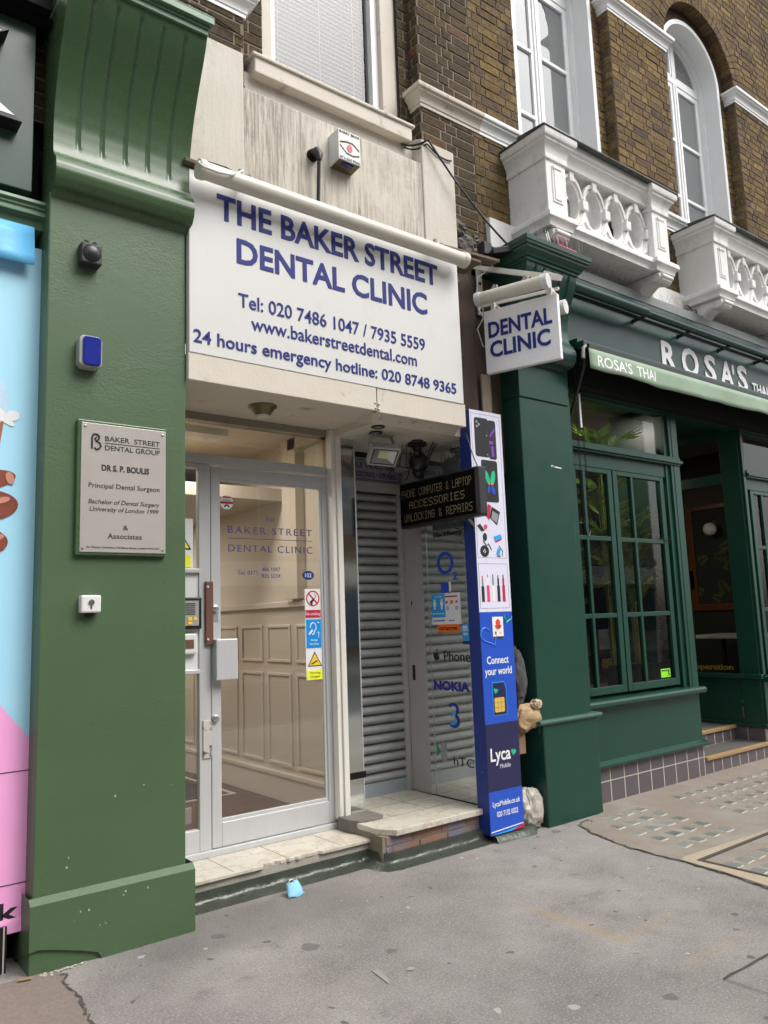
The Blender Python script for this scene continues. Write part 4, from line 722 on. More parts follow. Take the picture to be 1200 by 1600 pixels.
# mirror strip on the pier between door and phone shop
t=thing('mirror_strip','tall narrow mirror strip on the pier between door and shutter','mirror',(3.05,.56,.2))
m=MB(); m.b(2.985,3.115,.566,.95,.18,2.72); m.build('pier',CREAM,t); m=MB(); m.b(2.99,3.108,.556,.565,.232,2.72); m.build('glass',MIRROR,t); m=MB(); m.b(3.106,3.112,.552,.57,.232,2.72); m.b(2.987,2.991,.553,.57,.232,2.72); m.build('edge',ALU,t)
m=MB(); m.b(2.98,3.125,.548,.557,.432,.472); m.build('black_tape',BLACKM,t); m=MB(); m.b(3.0,3.095,.55,.56,.18,.232); m.build('foot',CONC,t)
# ceiling fittings
t=thing('dome_light','shallow brass ceiling light on the soffit above the clinic door','ceiling light',(2.25,.29,2.748))
m=MB(); m.lathe((2.25,.29,2.748),[(.085,0),(.088,-.006),(.07,-.02),(.05,-.05),(.04,-.06),(.0,-.062)],22); m.build('bowl',BRASS,t,smooth=40); m=MB(); m.lathe((2.25,.29,2.69),[(.042,0),(.038,-.012),(.0,-.016)],18); m.build('diffuser',PLASY,t,smooth=40)
for k,(x,y,l) in enumerate(((3.03,.17,'recessed downlight nearest the fascia beam in the shop soffit'),(3.11,.30,'recessed downlight directly above the floodlight in the shop soffit'),(3.52,.36,'recessed downlight above the dark camera in the shop soffit'))):
    t=thing('recessed_downlight',l,'downlight',(x,y,2.695),'recessed downlights in the shop soffit'); m=MB(); m.lathe((x,y,2.695),[(.045,0),(.045,-.008),(.03,-.01)],18); m.build('rim',BLACK,t,smooth=40); m=MB(); m.lathe((x,y,2.69),[(.03,0),(.0,.0)],14); m.build('bulb',PLASG,t)
t=thing('floodlight','grey LED floodlight tilted down under the shop soffit','floodlight',(3.17,.3,2.6))
c=Vector((3.17,.30,2.535)); n=Vector((-.26,-.6,-.76)).normalized(); ux=Vector((.96,-.28,0)).normalized(); ux=(ux-n*ux.dot(n)).normalized(); uz=n.cross(ux)*-1
if uz.z<0: uz=-uz
def lp(a,b,dd): return c+ux*a+uz*b+n*dd
def lbox(m,a0,a1,b0,b1,d0,d1): m.add([lp(a,b,dd) for dd in (d0,d1) for a,b in ((a0,b0),(a1,b0),(a1,b1),(a0,b1))],[(0,1,2,3),(7,6,5,4),(0,4,5,1),(1,5,6,2),(2,6,7,3),(3,7,4,0)])
A,B=.10,.075
m=MB(); lbox(m,-A,A,-B,B,-.05,-.02); 
for a in ((-A,A,B-.012,B),(-A,A,-B,-B+.012),(-A,-A+.012,-B+.012,B-.012),(A-.012,A,-B+.012,B-.012)): lbox(m,*a,-.02,.01)
m.build('housing',PLASG,t,bev=.003); m=MB(); o4=[lp(a*(A-.02),b*(B-.02),.006) for a,b in ((-1,-1),(1,-1),(1,1),(-1,1))]; i4=[lp(a*.032,b*.03,-.018) for a,b in ((-1,-1),(1,-1),(1,1),(-1,1))]; m.add(o4+i4,[(0,1,5,4),(1,2,6,5),(2,3,7,6),(3,0,4,7)]); m.build('reflector',mat('floodlight_reflector','#b9bbbd',.3,.8),t); m=MB(); m.add([p+n*.001 for p in i4],[(0,1,2,3)]); m.build('led_chip',mat('pale_led_phosphor','#cfcf9c',.5),t)
m=MB(); 
for a in ((-A+.012,A-.012,B-.02,B-.012),(-A+.012,A-.012,-B+.012,-B+.02),(-A+.012,-A+.02,-B+.02,B-.02),(A-.02,A-.012,-B+.02,B-.02)): lbox(m,*a,-.02,.008)
m.build('gasket',BLACK,t); m=MB(); m.bar(lp(-A-.006,0,-.03),Vector((3.10,.34,2.69)),.012,.02); m.bar(lp(A+.006,0,-.03),Vector((3.27,.34,2.69)),.012,.02); m.b(3.09,3.28,.32,.36,2.684,2.695); m.build('bracket',PLASG,t)
t=thing('security_camera','dark dome security camera with tangled wires under the soffit','camera',(3.57,.42,2.69))
m=MB(); m.lathe((3.57,.42,2.695),[(.07,0),(.07,-.02),(.035,-.03),(.03,-.06)],18); m.tube([(3.57,.42,2.65),(3.6,.45,2.6)],.03,12); m.build('mount',BLACK,t,smooth=40); m=MB(); m.ell((3.615,.46,2.565),(.075,.075,.07),16,10); m.ell((3.63,.48,2.50),(.045,.045,.05),14,8); m.build('housing',BLACK,t,smooth=60)
m=MB()
for a in range(9):
    p=(3.5+rnd.uniform(-.02,.24),.3+rnd.uniform(0,.3),2.69); q=(3.55+rnd.uniform(-.1,.2),.3+rnd.uniform(0,.4),2.45+rnd.uniform(0,.15)); m.tube(sag(p,q,rnd.uniform(.02,.09),8),.0035,5)
m.build('wire',BLACK,t,smooth=60)
m=MB(); m.b(3.69,3.735,.70,.84,2.56,2.69); solo(m.build('junction_box',POSTM,bev=.004),'small grey junction box beside the shutter nameboard','junction box')
# ================================================================ PHONE SHOP
t=thing('roller_shutter','closed grey steel roller shutter at the back of the shop recess','shutter',(3.45,.9,.21))
m=MB(); prof=[]; zz=.30; pit=.068
while zz<2.42:
    for k in range(8):
        a=k/8; prof.append((.90-.021*math.sin(math.pi*a/.8)**.8 if a<.8 and a>0 else (.904 if a==0 else .93),zz+pit*a))
    zz+=pit
n=len(prof); X0,X1=3.08,3.79; vs=[(X0,y,z) for y,z in prof]+[(X1,y,z) for y,z in prof]; m.add(vs,[(i,n+i,n+i+1,i+1) for i in range(n-1)]); m.build('curtain',STEEL,t,smooth=50)
m=MB(); m.b(3.08,3.79,.885,.92,.205,.30); m.build('bottom_rail',mat('galvanised_rail','#a9b2b8',.4,.4,var=.1,vs=6),t,bev=.003); m=MB(); m.b(3.735,3.775,.868,.9,.21,2.45); m.b(3.08,3.75,.84,.87,2.40,2.475); m.build('guide',POSTM,t,bev=.003); m=MB(); m.b(3.05,3.8,.93,1.0,.2,2.75); m.build('backing',BLACKM,t)
t=thing('shop_nameboard','grey shop nameboard above the shutter reading accessories and repairs','sign',(3.5,.86,2.5))
m=MB(); m.b(3.08,3.76,.855,.88,2.475,2.655); m.build('board',mat('mauve_grey_board','#8d8c98',.5,var=.05),t); m=MB(); 
for a in ((3.1,3.745,2.49,2.494),(3.1,3.745,2.636,2.64),(3.741,3.745,2.494,2.636)): m.b(a[0],a[1],.852,.856,a[2],a[3])
text(m,'MOBILE VIDEO GAMES',.60,.04,(3.20,.855,2.577),d=.002,bold=.01); text(m,'ACCESSORIES • REPAIRS',.47,.04,(3.24,.855,2.51),d=.002,bold=.01); m.build('lettering',mat('navy_paint','#2a2b55',.5),t); m=MB(); m.b(3.08,3.79,.875,.95,2.655,2.70); m.build('slat_vent',BLACK,t)
t=thing('steel_post','grey painted steel post with a lock between shutter and glass','post',(3.81,.78,.2))
m=MB(); m.b(3.778,3.86,.655,.915,.205,2.7); m.build('post',POSTM,t,bev=.004); m=MB(); m.b(3.772,3.779,.79,.815,1.0,1.11); m.tube([(3.775,.80,1.03),(3.765,.80,1.03)],.01,8); m.build('lock',BLACK,t); m=MB(); m.b(3.773,3.779,.795,.802,1.55,1.58); m.build('keyhole',BLACK,t)
gl=thing('shop_window','reflective side window of the phone shop covered in network logos','window',(3.775,.4,.21))
m=MB(); m.q((3.775,.655,.212),(3.775,.13,.212),(3.775,.13,2.70),(3.775,.655,2.70)); pane=m.build('pane',GLSIDE,gl); m=MB(); m.b(3.80,3.86,.13,.655,.2,2.7); m.build('dark_backing',BLACKM,gl); m=MB(); m.b(3.771,3.774,.60,.603,.22,2.7); m.build('glass_joint',CHROME,gl)
gx=3.7745; GU,GN=(0,-1,0),(-1,0,0)
def gt(nm,s,yl,yr,z,h,mt,bold=0,cap=None): mm=MB(); text(mm,s,yl-yr,h,(gx,yl,z),GU,(0,0,1),GN,.0015,bold,capref=cap); return mm.build(nm,mt,pane)
gt('wordmark','BlackBerry',.52,.212,2.03,.035,INK,.03)
def gring(m,yc,zc,ry,rz,iy,iz,a0=0,a1=2*math.pi,n=24):
    k=MB(); k.ring(0,0,ry,rz,iy,iz,0,.0015,n,a0,a1); m.add([(gx-.0015+y,yc-x,zc+z) for x,y,z in k.v],k.f)
m=MB(); gring(m,.405,1.837,.088,.082,.058,.056); text(m,'2',.05,.055,(gx,.332,1.712),GU,(0,0,1),GN,.0015,.02); m.build('bubble_logo',BLUEV,pane)
def gcard(nm,yl,yr,z0,z1,mt,d=.002,par=None): mm=MB(); mm.b(gx-d,gx-d+.0015,yr,yl,z0,z1); return mm.build(nm,mt,par or pane)
gcard('blue_card',.458,.375,1.625,1.697,BLUEP); gcard('white_card_edge',.385,.355,1.63,1.70,WH)
s=gcard('network_sheet',.568,.262,1.402,1.622,WH,.004); gcard('blue_panel',.566,.42,1.452,1.62,CYANL,.0055,s); gcard('red_band',.42,.29,1.592,1.602,REDS,.0055,s); gcard('orange_square',.365,.335,1.545,1.57,ORANGE,.0055,s)
m=MB()
for yc in (.53,.455):
    m.ell((gx-.0055,yc,1.575),(.001,.012,.008),8,6); m.b(gx-.0062,gx-.005,yc-.016,yc+.016,1.535,1.565); m.b(gx-.0062,gx-.005,yc-.009,yc+.009,1.508,1.535)
text(m,'KEEP YOUR DISTANCE',.12,.008,(gx-.0055,.552,1.475),GU,(0,0,1),GN,.001,.02); text(m,'PLEASE',.08,.009,(gx-.0055,.53,1.595),GU,(0,0,1),GN,.001,.02); m.build('white_figures',WH,s)
m=MB(); text(m,'Lycamobile',.125,.013,(gx-.004,.556,1.424),GU,(0,0,1),GN,.001,.03); gring(m,.395,1.515,.013,.013,.008,.008); gring(m,.30,1.515,.013,.013,.008,.008); m.v=[(x-.004,y,z) if abs(x-gx)<.0021 else (x,y,z) for x,y,z in m.v]; text(m,'giffgaff',.06,.01,(gx-.004,.39,1.424),GU,(0,0,1),GN,.001,.02); m.build('blue_wordmark',BLUEP,s)
m=MB(); m.b(gx-.0062,gx-.005,.392,.412,1.548,1.566); m.b(gx-.0062,gx-.005,.29,.31,1.552,1.566); m.build('red_logo',REDS,s)
s=gcard('orange_card',.512,.283,1.347,1.41,ORANGE,.0025); m=MB(); text(m,'orange',.19,.03,(gx-.0025,.495,1.362),GU,(0,0,1),GN,.001,.02); m.build('caption',INK,s)
s=gcard('blue_tag',.258,.19,1.285,1.402,CYANL); m=MB(); text(m,'TOP UP',.05,.014,(gx-.002,.25,1.352),GU,(0,0,1),GN,.001,.03); text(m,'HERE',.045,.016,(gx-.002,.248,1.325),GU,(0,0,1),GN,.001,.03); m.b(gx-.0034,gx-.002,.205,.25,1.37,1.39); m.build('caption',WH,s); gcard('dark_tag_foot',.258,.19,1.262,1.285,NAVYV)
m=MB()
k=MB(); k.prism([(.03*math.cos(a)*(1+.06*math.cos(2*a)),.031*math.sin(a)-.004*math.exp(-((a-1.57)/.35)**2)*3) for a in [i*2*math.pi/22 for i in range(22)]],0,.0015,'y'); m.add([(gx-.0015+y,.542-x,1.178+z) for x,y,z in k.v],k.f); k=MB(); disc(k,.006,.041,.004,.011,0,.0015,10,-.5); m.add([(gx-.0015+y,.542-x,1.178+z) for x,y,z in k.v],k.f)
m.build('fruit_logo',INK,pane); m=MB(); k=MB(); disc(k,.032,.006,.010,.012,-.001,.002,12); m.add([(gx-.0015+y,.542-x,1.178+z) for x,y,z in k.v],k.f); m.build('fruit_bite',STEEL,pane)
gt('wordmark','Phone',.462,.195,1.143,.073,INK,.002,'P'); gt('wordmark','NOKIA',.582,.214,.94,.066,mat('navy_transfer','#1d2c8f',.4),.045)
m=MB(); gring(m,.388,.815,.055,.045,.03,.024,-1.2,2.7); gring(m,.388,.738,.062,.05,.034,.028,-2.7,1.25); m.build('number_logo',mat('deep_blue_transfer','#20308f',.4),pane); m=MB(); gring(m,.40,.745,.045,.04,.022,.02,-2.4,-.3); m.v=[(x-.001,y,z) for x,y,z in m.v]; m.b(gx-.003,gx-.0015,.365,.40,.775,.80); m.build('logo_highlight',CYANL,pane)
m=MB(); k=MB(); k.prism(roundrect(-.03,.03,-.068,.068,.025),0,.0015,'y'); m.add([(gx-.0015+y,.505-x,.512+z) for x,y,z in k.v],k.f); m.build('grey_logo',GREYP,pane); m=MB(); m.add([(gx-.003,.583,.565),(gx-.003,.583,.475),(gx-.003,.54,.515)],[(0,1,2)]); m.build('green_logo',mat('green_transfer','#119a52',.4),pane)
gt('wordmark','hTC',.408,.207,.44,.055,INK,-.004)
# step
t=thing('shop_step','cream marble slab on a low brick riser before the shutter','step',(3.35,.4,0))
m=MB(); m.prism([(2.925,.40),(2.925,.20),(2.945,.16),(3.0,.085),(3.2,.083),(3.45,.086),(3.76,.084),(3.77,.98),(3.14,.98),(3.14,.40)],.172,.208,'z'); m.build('slab',MARB,t,bev=.004); m=MB(); m.b(2.92,3.77,.128,.9,0,.172); m.build('riser_core',MORT_D,t)
m=MB()
bricks(m,(2.945,.127,0),(1,0,0),(0,-1,0),.045,.168,lambda z:[(0,.82)],pitch=.118,ls=.23,lh=.21,j=.012); bricks(m,(2.945,.128,0),(0,1,0),(-1,0,0),.045,.168,lambda z:[(0,.2)],pitch=.118,ls=.23,lh=.2,j=.012)
m.build('brick_riser',[mat('worn_red_and_blue_brick','#8a6a58',.85,var=.3,vs=7,bs=60,bstr=.4,dirt=(.16,.18,.28),dscale=6,dth=(.52,.62),damt=.8),MORT_D],t)
m=MB()
for y in (.36,.62): m.b(2.95,3.75,y-.0015,y+.0015,.2,.2086)
for x in (3.18,3.48): m.b(x-.0015,x+.0015,.37,.9,.2,.2087)
m.build('slab_joint',CRACK,t)
# LED sign
FNT={'A':'01110100011000111111100011000110001','B':'11110100011000111110100011000111110','C':'01110100011000010000100001000101110','E':'11111100001000011110100001000011111','G':'01110100011000010111100011000101110','H':'10001100011000111111100011000110001','I':'01110001000010000100001000010001110','K':'10001100101010011000101001001010001','L':'10000100001000010000100001000011111','M':'10001110111010110101100011000110001','N':'10001110011010110011100011000110001','O':'01110100011000110001100011000101110','P':'11110100011000111110100001000010000','R':'11110100011000111110101001001010001','S':'01111100001000001110000010000111110','T':'11111001000010000100001000010000100','U':'10001100011000110001100011000101110','&':'01100100101010001000101011001001101',' ':'0'*35}
t=thing('led_sign','black LED sign with unlit dotted letters projecting from the blue column','sign',(3.62,.25,2.1))
m=MB(); m.b(3.585,3.66,-.16,.66,2.10,2.43); m.build('case',BLACK,t,bev=.008); m=MB(); m.b(3.583,3.586,-.13,.645,2.12,2.415); m.build('panel',LEDP,t)
m=MB(); m.b(3.592,3.655,-.163,-.155,2.115,2.425); m.build('end_plate',PLASD,t,bev=.003)
m=MB()
def led(s,yl,yr,zt,h):
    n=len(s)*6-1; px_=(yl-yr)/n; pz=h/7
    for i,ch in enumerate(s):
        for k,b_ in enumerate(FNT[ch]):
            if b_=='1':
                y=yl-(i*6+k%5+.5)*px_; z=zt-(k//5+.5)*pz; a=min(px_*.38,.0034); b2=min(pz*.34,.0034); m.q((3.5822,y+a,z-b2),(3.5822,y-a,z-b2),(3.5822,y-a,z+b2),(3.5822,y+a,z+b2))
led('PHONE COMPUTER & LAPTOP',.63,-.10,2.375,.058); led('ACCESSORIES',.55,-.03,2.288,.056); led('UNLOCKING & REPAIRS',.61,-.10,2.20,.058); m.build('dot_lettering',LED,t)
m=MB(); m.bar((3.62,.0,2.105),(3.74,.04,2.04),.02,.03); m.tube(sag((3.70,.05,2.71),(3.63,-.12,2.43),.02,6),.004,5); m.tube(sag((3.73,.1,2.06),(3.62,.2,2.1),.03,6),.005,5); m.build('bracket',BLACK,t)
# advertising column
t=thing('advertising_column','tall white and blue advertising panel beside the shop window','advert panel',(3.87,.08,.05))
X0,X1=3.712,4.022; yf=.02
m=MB(); m.b(X0+.002,X1-.004,yf+.002,.13,.05,2.872); m.build('body',BLUED,t)
def adp(nm,x0,x1,z0,z1,mt,d=.0015,par=None,y=None): mm=MB(); yy=yf if y is None else y; mm.b(x0,x1,yy-d,yy+.001,z0,z1); return mm.build(nm,mt,par or t)
wp=adp('white_panel',X0,X1,1.477,2.872,LILAC); bp=adp('blue_panel',X0,X1,.744,1.4765,BLUEV); np_=adp('navy_panel',X0,X1,.3175,.7435,NAVYV); lp_=adp('blue_panel',X0,X1+.004,.05,.317,BLUEV)
m=MB()
for (z0,z1) in ((1.842,2.85),(1.50,1.805)):
    for a in ((X0+.012,X1-.018,z0,z0+.003),(X0+.012,X1-.018,z1-.003,z1),(X0+.012,X0+.015,z0+.003,z1-.003),(X1-.021,X1-.018,z0+.003,z1-.003)): m.b(a[0],a[1],yf-.0022,yf-.0012,a[2],a[3])
m.build('panel_outline',GREYP,wp)
def rr(nm,x0,x1,z0,z1,r,mt,d,par): mm=MB(); mm.prism(roundrect(x0,x1,z0,z1,r),yf-d,yf-d+.001,'y'); return mm.build(nm,mt,par)
ph=rr('printed_phone',3.752,3.888,2.545,2.822,.02,DGREY,.003,wp); rr('camera_block',3.76,3.81,2.74,2.808,.014,INK,.004,ph); rr('phone_screen',3.885,3.96,2.535,2.815,.018,INK,.0028,wp)
m=MB(); 
for x,z in ((3.775,2.79),(3.795,2.773),(3.775,2.757)): disc(m,x,z,.010,.010,yf-.0052,yf-.004,14)
disc(m,3.868,2.70,.006,.006,yf-.0042,yf-.003,10); disc(m,3.868,2.565,.006,.006,yf-.0042,yf-.003,10); m.build('camera_ring',GREYP,ph)
m=MB(); m.prism([(3.895,2.70),(3.945,2.765),(3.95,2.745),(3.9,2.685)],yf-.004,yf-.003,'y'); m.prism([(3.89,2.665),(3.925,2.665),(3.93,2.645),(3.89,2.64)],yf-.004,yf-.003,'y'); m.prism([(3.905,2.63),(3.93,2.63),(3.935,2.56),(3.91,2.55)],yf-.004,yf-.003,'y'); m.build('purple_screen_print',PURP,ph)
p2=rr('printed_tablet',3.80,3.957,2.23,2.525,.016,INK,.003,wp)
m=MB(); disc(m,3.905,2.40,.022,.055,yf-.0042,yf-.003,18,-.25); disc(m,3.853,2.40,.018,.05,yf-.0042,yf-.003,18,.3); m.build('green_wing',GREENP,p2); m=MB(); disc(m,3.905,2.315,.016,.032,yf-.0042,yf-.003,16,.3); disc(m,3.862,2.318,.013,.03,yf-.0042,yf-.003,16,-.3); m.build('blue_wing',BLUEP,p2); m=MB(); disc(m,3.897,2.357,.012,.009,yf-.0048,yf-.003,10,.4); disc(m,3.868,2.357,.009,.008,yf-.0048,yf-.003,10,.4); m.build('orange_wing',ORANGE,p2)
m=MB(); m.prism([(3.82,2.13),(3.845,2.215),(3.875,2.205),(3.85,2.10)],yf-.003,yf-.002,'y'); m.build('red_case_print',REDS,wp); m=MB(); m.prism([(3.855,2.12),(3.88,2.20),(3.96,2.165),(3.925,2.07)],yf-.003,yf-.002,'y'); m.prism([(3.73,2.06),(3.76,2.075),(3.80,2.03),(3.77,2.02)],yf-.003,yf-.002,'y'); disc(m,3.80,1.985,.02,.028,yf-.003,yf-.002,14); m.tube([(3.785,1.97,0)]*0 or [(3.78,yf-.0025,1.96),(3.81,yf-.0025,1.925),(3.83,yf-.0025,1.94),(3.855,yf-.0025,1.90)],.004,5); disc(m,3.79,1.888,.042,.04,yf-.003,yf-.002,22); m.prism([(3.90,1.855),(3.935,1.86),(3.955,1.80+.06),(3.93,1.85)],yf-.003,yf-.002,'y'); m.tube([(3.93,yf-.0025,1.93),(3.965,yf-.0025,1.89),(3.96,yf-.0025,1.86)],.003,5); m.build('black_accessory_print',INK,wp)
m=MB(); m.prism([(3.868,2.115),(3.885,2.17),(3.945,2.145),(3.92,2.085)],yf-.0045,yf-.003,'y'); m.build('grey_case_print',GREYP,wp); m=MB(); disc(m,3.81,2.055,.017,.017,yf-.004,yf-.003); m.build('pink_accessory_print',PINKP,wp); m=MB(); m.tube([(3.775,yf-.0045,1.883),(3.79,yf-.0045,1.90),(3.8,yf-.0045,1.885),(3.785,yf-.0045,1.875)],.003,5); m.build('charger_mark',WH,wp)
m=MB(); m.prism([(3.885,1.99),(3.95,2.01),(3.965,1.985),(3.90,1.96)],yf-.0045,yf-.003,'y'); m.prism([(3.90,1.87),(3.92,1.915),(3.945,1.905),(3.93,1.84+.02)],yf-.0045,yf-.003,'y'); m.build('blue_case_print',CYANL,wp); m=MB(); m.prism([(3.89,1.962),(3.96,1.98),(3.96,1.97),(3.905,1.95)],yf-.0035,yf-.002,'y'); m.build('red_case_edge',REDS,wp)
for i,(mt,h) in enumerate(((INK,.175),(PINKP,.185),(WH,.185),(INK,.18),(REDS,.185))):
    x=3.742+.05*i; q=adp('printed_pen',x,x+.026,1.545,1.545+h*.6,mt,.003,wp); adp('pen_tip',x+.005,x+.021,1.545+h*.6,1.545+h*.88,(GREYP,WH,GREYP,INK,REDS)[i],.0028,q); adp('pen_mouth',x+.009,x+.017,1.545+h*.88,1.545+h,(REDS,GREYP,INK,INK,INK)[i],.0028,q)
BLUEP2=mat('soft_blue_outline','#3f86e0',.4)
def heart(m,cx,cz,s,y0,y1,rot=0):
    P=[]
    for i in range(26):
        a=2*math.pi*i/26; x=.0625*16*math.sin(a)**3*s; z=.0625*(13*math.cos(a)-5*math.cos(2*a)-2*math.cos(3*a)-math.cos(4*a))*s; P.append((cx+x*math.cos(rot)-z*math.sin(rot),cz+x*math.sin(rot)+z*math.cos(rot)))
    m.prism(P,y0,y1,'y'); return P
def hline(nm,cx,cz,s,rot,mt,par,lo,hi,y=yf-.003):
    P=[]
    for i in range(27):
        a=2*math.pi*i/26; x=16*math.sin(a)**3/16*s; z=(13*math.cos(a)-5*math.cos(2*a)-2*math.cos(3*a)-math.cos(4*a))/16*s; P.append((cx+x*math.cos(rot)-z*math.sin(rot),y,cz+x*math.sin(rot)+z*math.cos(rot)))
    mm=MB(); mm.tube([p for p in P[lo:hi]],.0045,6); return mm.build(nm,mt,par)
hline('blue_heart_outline',3.80,1.33,.085,.45,BLUEP2,bp,9,27); hline('mint_heart_outline',3.975,1.44,.04,-.3,GREENP,bp,6,20)
s=adp('octopus_sticker',3.826,3.928,1.298,1.443,WH,.004,bp); m=MB(); disc(m,3.878,1.405,.022,.022,yf-.0052,yf-.004); 
for a in range(6): m.tube([(3.878,yf-.0048,1.395),(3.878+.03*math.cos(R(200+28*a)),yf-.0048,1.39+.03*math.sin(R(200+28*a)))],.005,5)
m.build('octopus_print',mat('red_orange_print','#d9452b',.45),s); adp('yellow_dot_print',3.89,3.905,1.325,1.345,YEL,.005,s); adp('red_dot_print',3.845,3.86,1.325,1.345,REDS,.005,s); m=MB(); m.b(3.828,3.926,yf-.0052,yf-.004,1.299,1.312); m.build('skyline_print',INK,s)
def adt(s_,x0,x1,z,h,mt,par,b=.012,cap=None,d=.0018): mm=MB(); text(mm,s_,x1-x0,h,(x0,yf-.0015,z),d=d,bold=b,capref=cap); return mm.build('lettering',mt,par)
adt('Connect',3.757,3.963,1.132,.05,WH,bp); adt('your world',3.733,3.988,1.06,.05,WH,bp,cap='d')
m=MB(); m.prism([(3.792,.792),(3.925,.792),(3.925,.97),(3.905,1.012),(3.792,1.012)],yf-.003,yf-.001,'y'); sm=m.build('sim_outline',CYANL,bp); m=MB(); m.prism([(3.797,.797),(3.92,.797),(3.92,.968),(3.902,1.007),(3.797,1.007)],yf-.004,yf-.003,'y'); m.build('sim_card',NAVYV,sm); rr('sim_chip',3.806,3.90,.815,.91,.012,GOLD,.0052,sm)
m=MB(); 
for a in ((3.806,3.90,.845,.847),(3.806,3.90,.878,.88),(3.836,3.838,.815,.91),(3.868,3.87,.815,.91)): m.b(a[0],a[1],yf-.0058,yf-.005,a[2],a[3])
m.build('chip_line',mat('chip_line_print','#7d6226',.5),sm); m=MB(); heart(m,3.822,.955,.02,yf-.0052,yf-.004,-.25); m.build('mint_heart',GREENP,sm)
adt('Lyca',3.745,3.932,.505,.085,WH,np_,.012,'L'); adt('Mobile',3.828,3.928,.455,.028,mat('pale_grey_print','#c9c9d6',.5),np_,0,'M'); m=MB(); heart(m,3.962,.545,.024,yf-.003,yf-.001,-.2); m.build('mint_heart',GREENP,np_)
adt('LycaMobile.co.uk',3.742,3.998,.222,.032,WH,lp_,.006,'L'); adt('020 7132 0322',3.776,3.974,.156,.032,WH,lp_,.008)
m=MB(); m.prism([(X0+.006,.072),(X1-.003,.085),(X1-.003,.079),(X0+.006,.066)],yf-.003,yf-.001,'y'); m.build('white_stripe',WH,lp_); m=MB(); m.prism([(X1-.12,.05),(X1+.003,.05),(X1+.003,.078)],yf-.003,yf-.001,'y'); m.build('red_corner',REDS,lp_); m=MB(); m.prism([(X0+.002,.05),(X1-.12,.05),(X1-.05,.066)],yf-.0028,yf-.001,'y'); m.build('light_blue_corner',CYANL,lp_)
# things stuffed between the column and the pilaster
from mathutils import noise as mnoise
def cloth(nm,label,cat,mt,c,rad,amp,fr,seed=0,fold=(1,1,1)):
    m=MB(); sd_=Vector((seed*7.3,seed*3.1,seed*1.7))
    def fn(d):
        p=Vector((d.x*fold[0],d.y*fold[1],d.z*fold[2])); w=p+.6*mnoise.noise_vector(p*fr*.7+sd_); k=0; a=1; q=fr
        for o in range(3):
            k+=a*(abs(mnoise.noise(w*q+sd_*(o+1)))*2-.55); a*=.42; q*=1.9
        return 1-amp*k+.5*amp*mnoise.noise(p*fr*.5+sd_*3)
    m.ell(c,rad,96,64,fn); return solo(m.build(nm,mt,None,smooth=40),label,cat)
cloth('rolled_blanket','rolled dark grey blanket wedged upright behind the advertising panel','blanket',CLOTHG,(4.14,.13,1.0),(.09,.065,.20),.20,1.1,seed=3,fold=(1.6,1.6,.8))
cloth('sack','beige cloth sack slumped over the pilaster ledge behind the advert panel','sack',SACK,(4.18,.085,.735),(.112,.065,.09),.22,1.0,seed=5,fold=(1,1,1.3))
cloth('paper_bag','small knotted pale paper bag on top of the beige sack','bag',mat('pale_paper','#cdb9a0',.8,var=.15,vs=20),(4.25,.05,.83),(.038,.032,.03),.35,2.2,seed=8)
m=MB(); m.b(4.08,4.165,.09,.18,.50,.80); solo(m.build('cardboard_box',CARD,bev=.004),'brown cardboard edge standing behind the advert panel under the sack','box')
cloth('plastic_bag','crumpled dirty white plastic bag on the ground by the pilaster foot','bag',BAGW,(4.165,.095,.125),(.11,.08,.13),.19,1.3,seed=11,fold=(1,1,.8))
# ================================================================ BOARDS AND HANGING SIGN
m=MB(); m.b(3.60,3.80,.20,.4,2.95,4.05); m.b(3.803,3.99,.20,.4,2.5,4.05); m.b(3.995,4.26,.215,.4,2.5,4.0); bw=solo(m.build('timber_boarding',WOOD,bev=.004),'dark weathered timber boarding between the white sign and green pilaster','boarding')
m=MB(); m.b(4.015,4.11,.18,.198,2.6,3.22); solo(m.build('bleached_plank',WOODP,bev=.003),'pale bleached plank nailed over the dark timber below the hanging sign','plank')
t=thing('hanging_sign','white projecting dental clinic sign on a rusty white bracket','sign',(4.03,.2,3.7))
dS=Vector((.178,-.508,0)).normalized(); nS=Vector((dS.y,-dS.x,0)); nS=nS if nS.x<0 else -nS
A_=Vector((4.0,.111,0)); LS=.565; zb,zt=3.195,3.668
def sp_(a,z,dd=0): return A_+dS*a+nS*dd+Vector((0,0,z))
m=MB(); m.add([sp_(a,z,dd) for dd in (0,-.045) for a,z in ((0,zb),(LS,zb),(LS,zt),(0,zt))],[(0,1,2,3),(7,6,5,4),(0,4,5,1),(1,5,6,2),(2,6,7,3),(3,7,4,0)]); m.build('board',mat('hanging_sign_face','#efeeee',.3,var=.02,dirt=(.5,.42,.33),dscale=6,dth=(.68,.9),damt=.4),t,bev=.004)
for s_,a0,a1,z in (('DENTAL',.035,.52,zb+.262),('CLINIC',.04,.50,zb+.112)): m=MB(); text(m,s_,a1-a0,.118,sp_(a0,z),dS,(0,0,1),nS,.006,.024); m.build('lettering',NAVY,t)
P0=Vector((4.065,.2,0))
m=MB(); m.b(4.03,4.085,.185,.2,3.68,4.11); pl_=m.build('wall_plate',PLASY,t,bev=.003); m=MB()
for z in (3.72,3.93,4.07): m.lathe((4.057,.185,z),[(.012,0),(.012,-.004),(.0,-.005)],10,'y')
m.build('bolt',BLACK,pl_)
RB=mat('rust_spotted_bracket','#dedad2',.45,var=.05,dirt=(.23,.1,.045),dscale=13,dth=(.62,.7),damt=.85)
E1=Vector((4.165,-.485,3.745)); Bq=sp_(LS-.05,3.80,-.02)
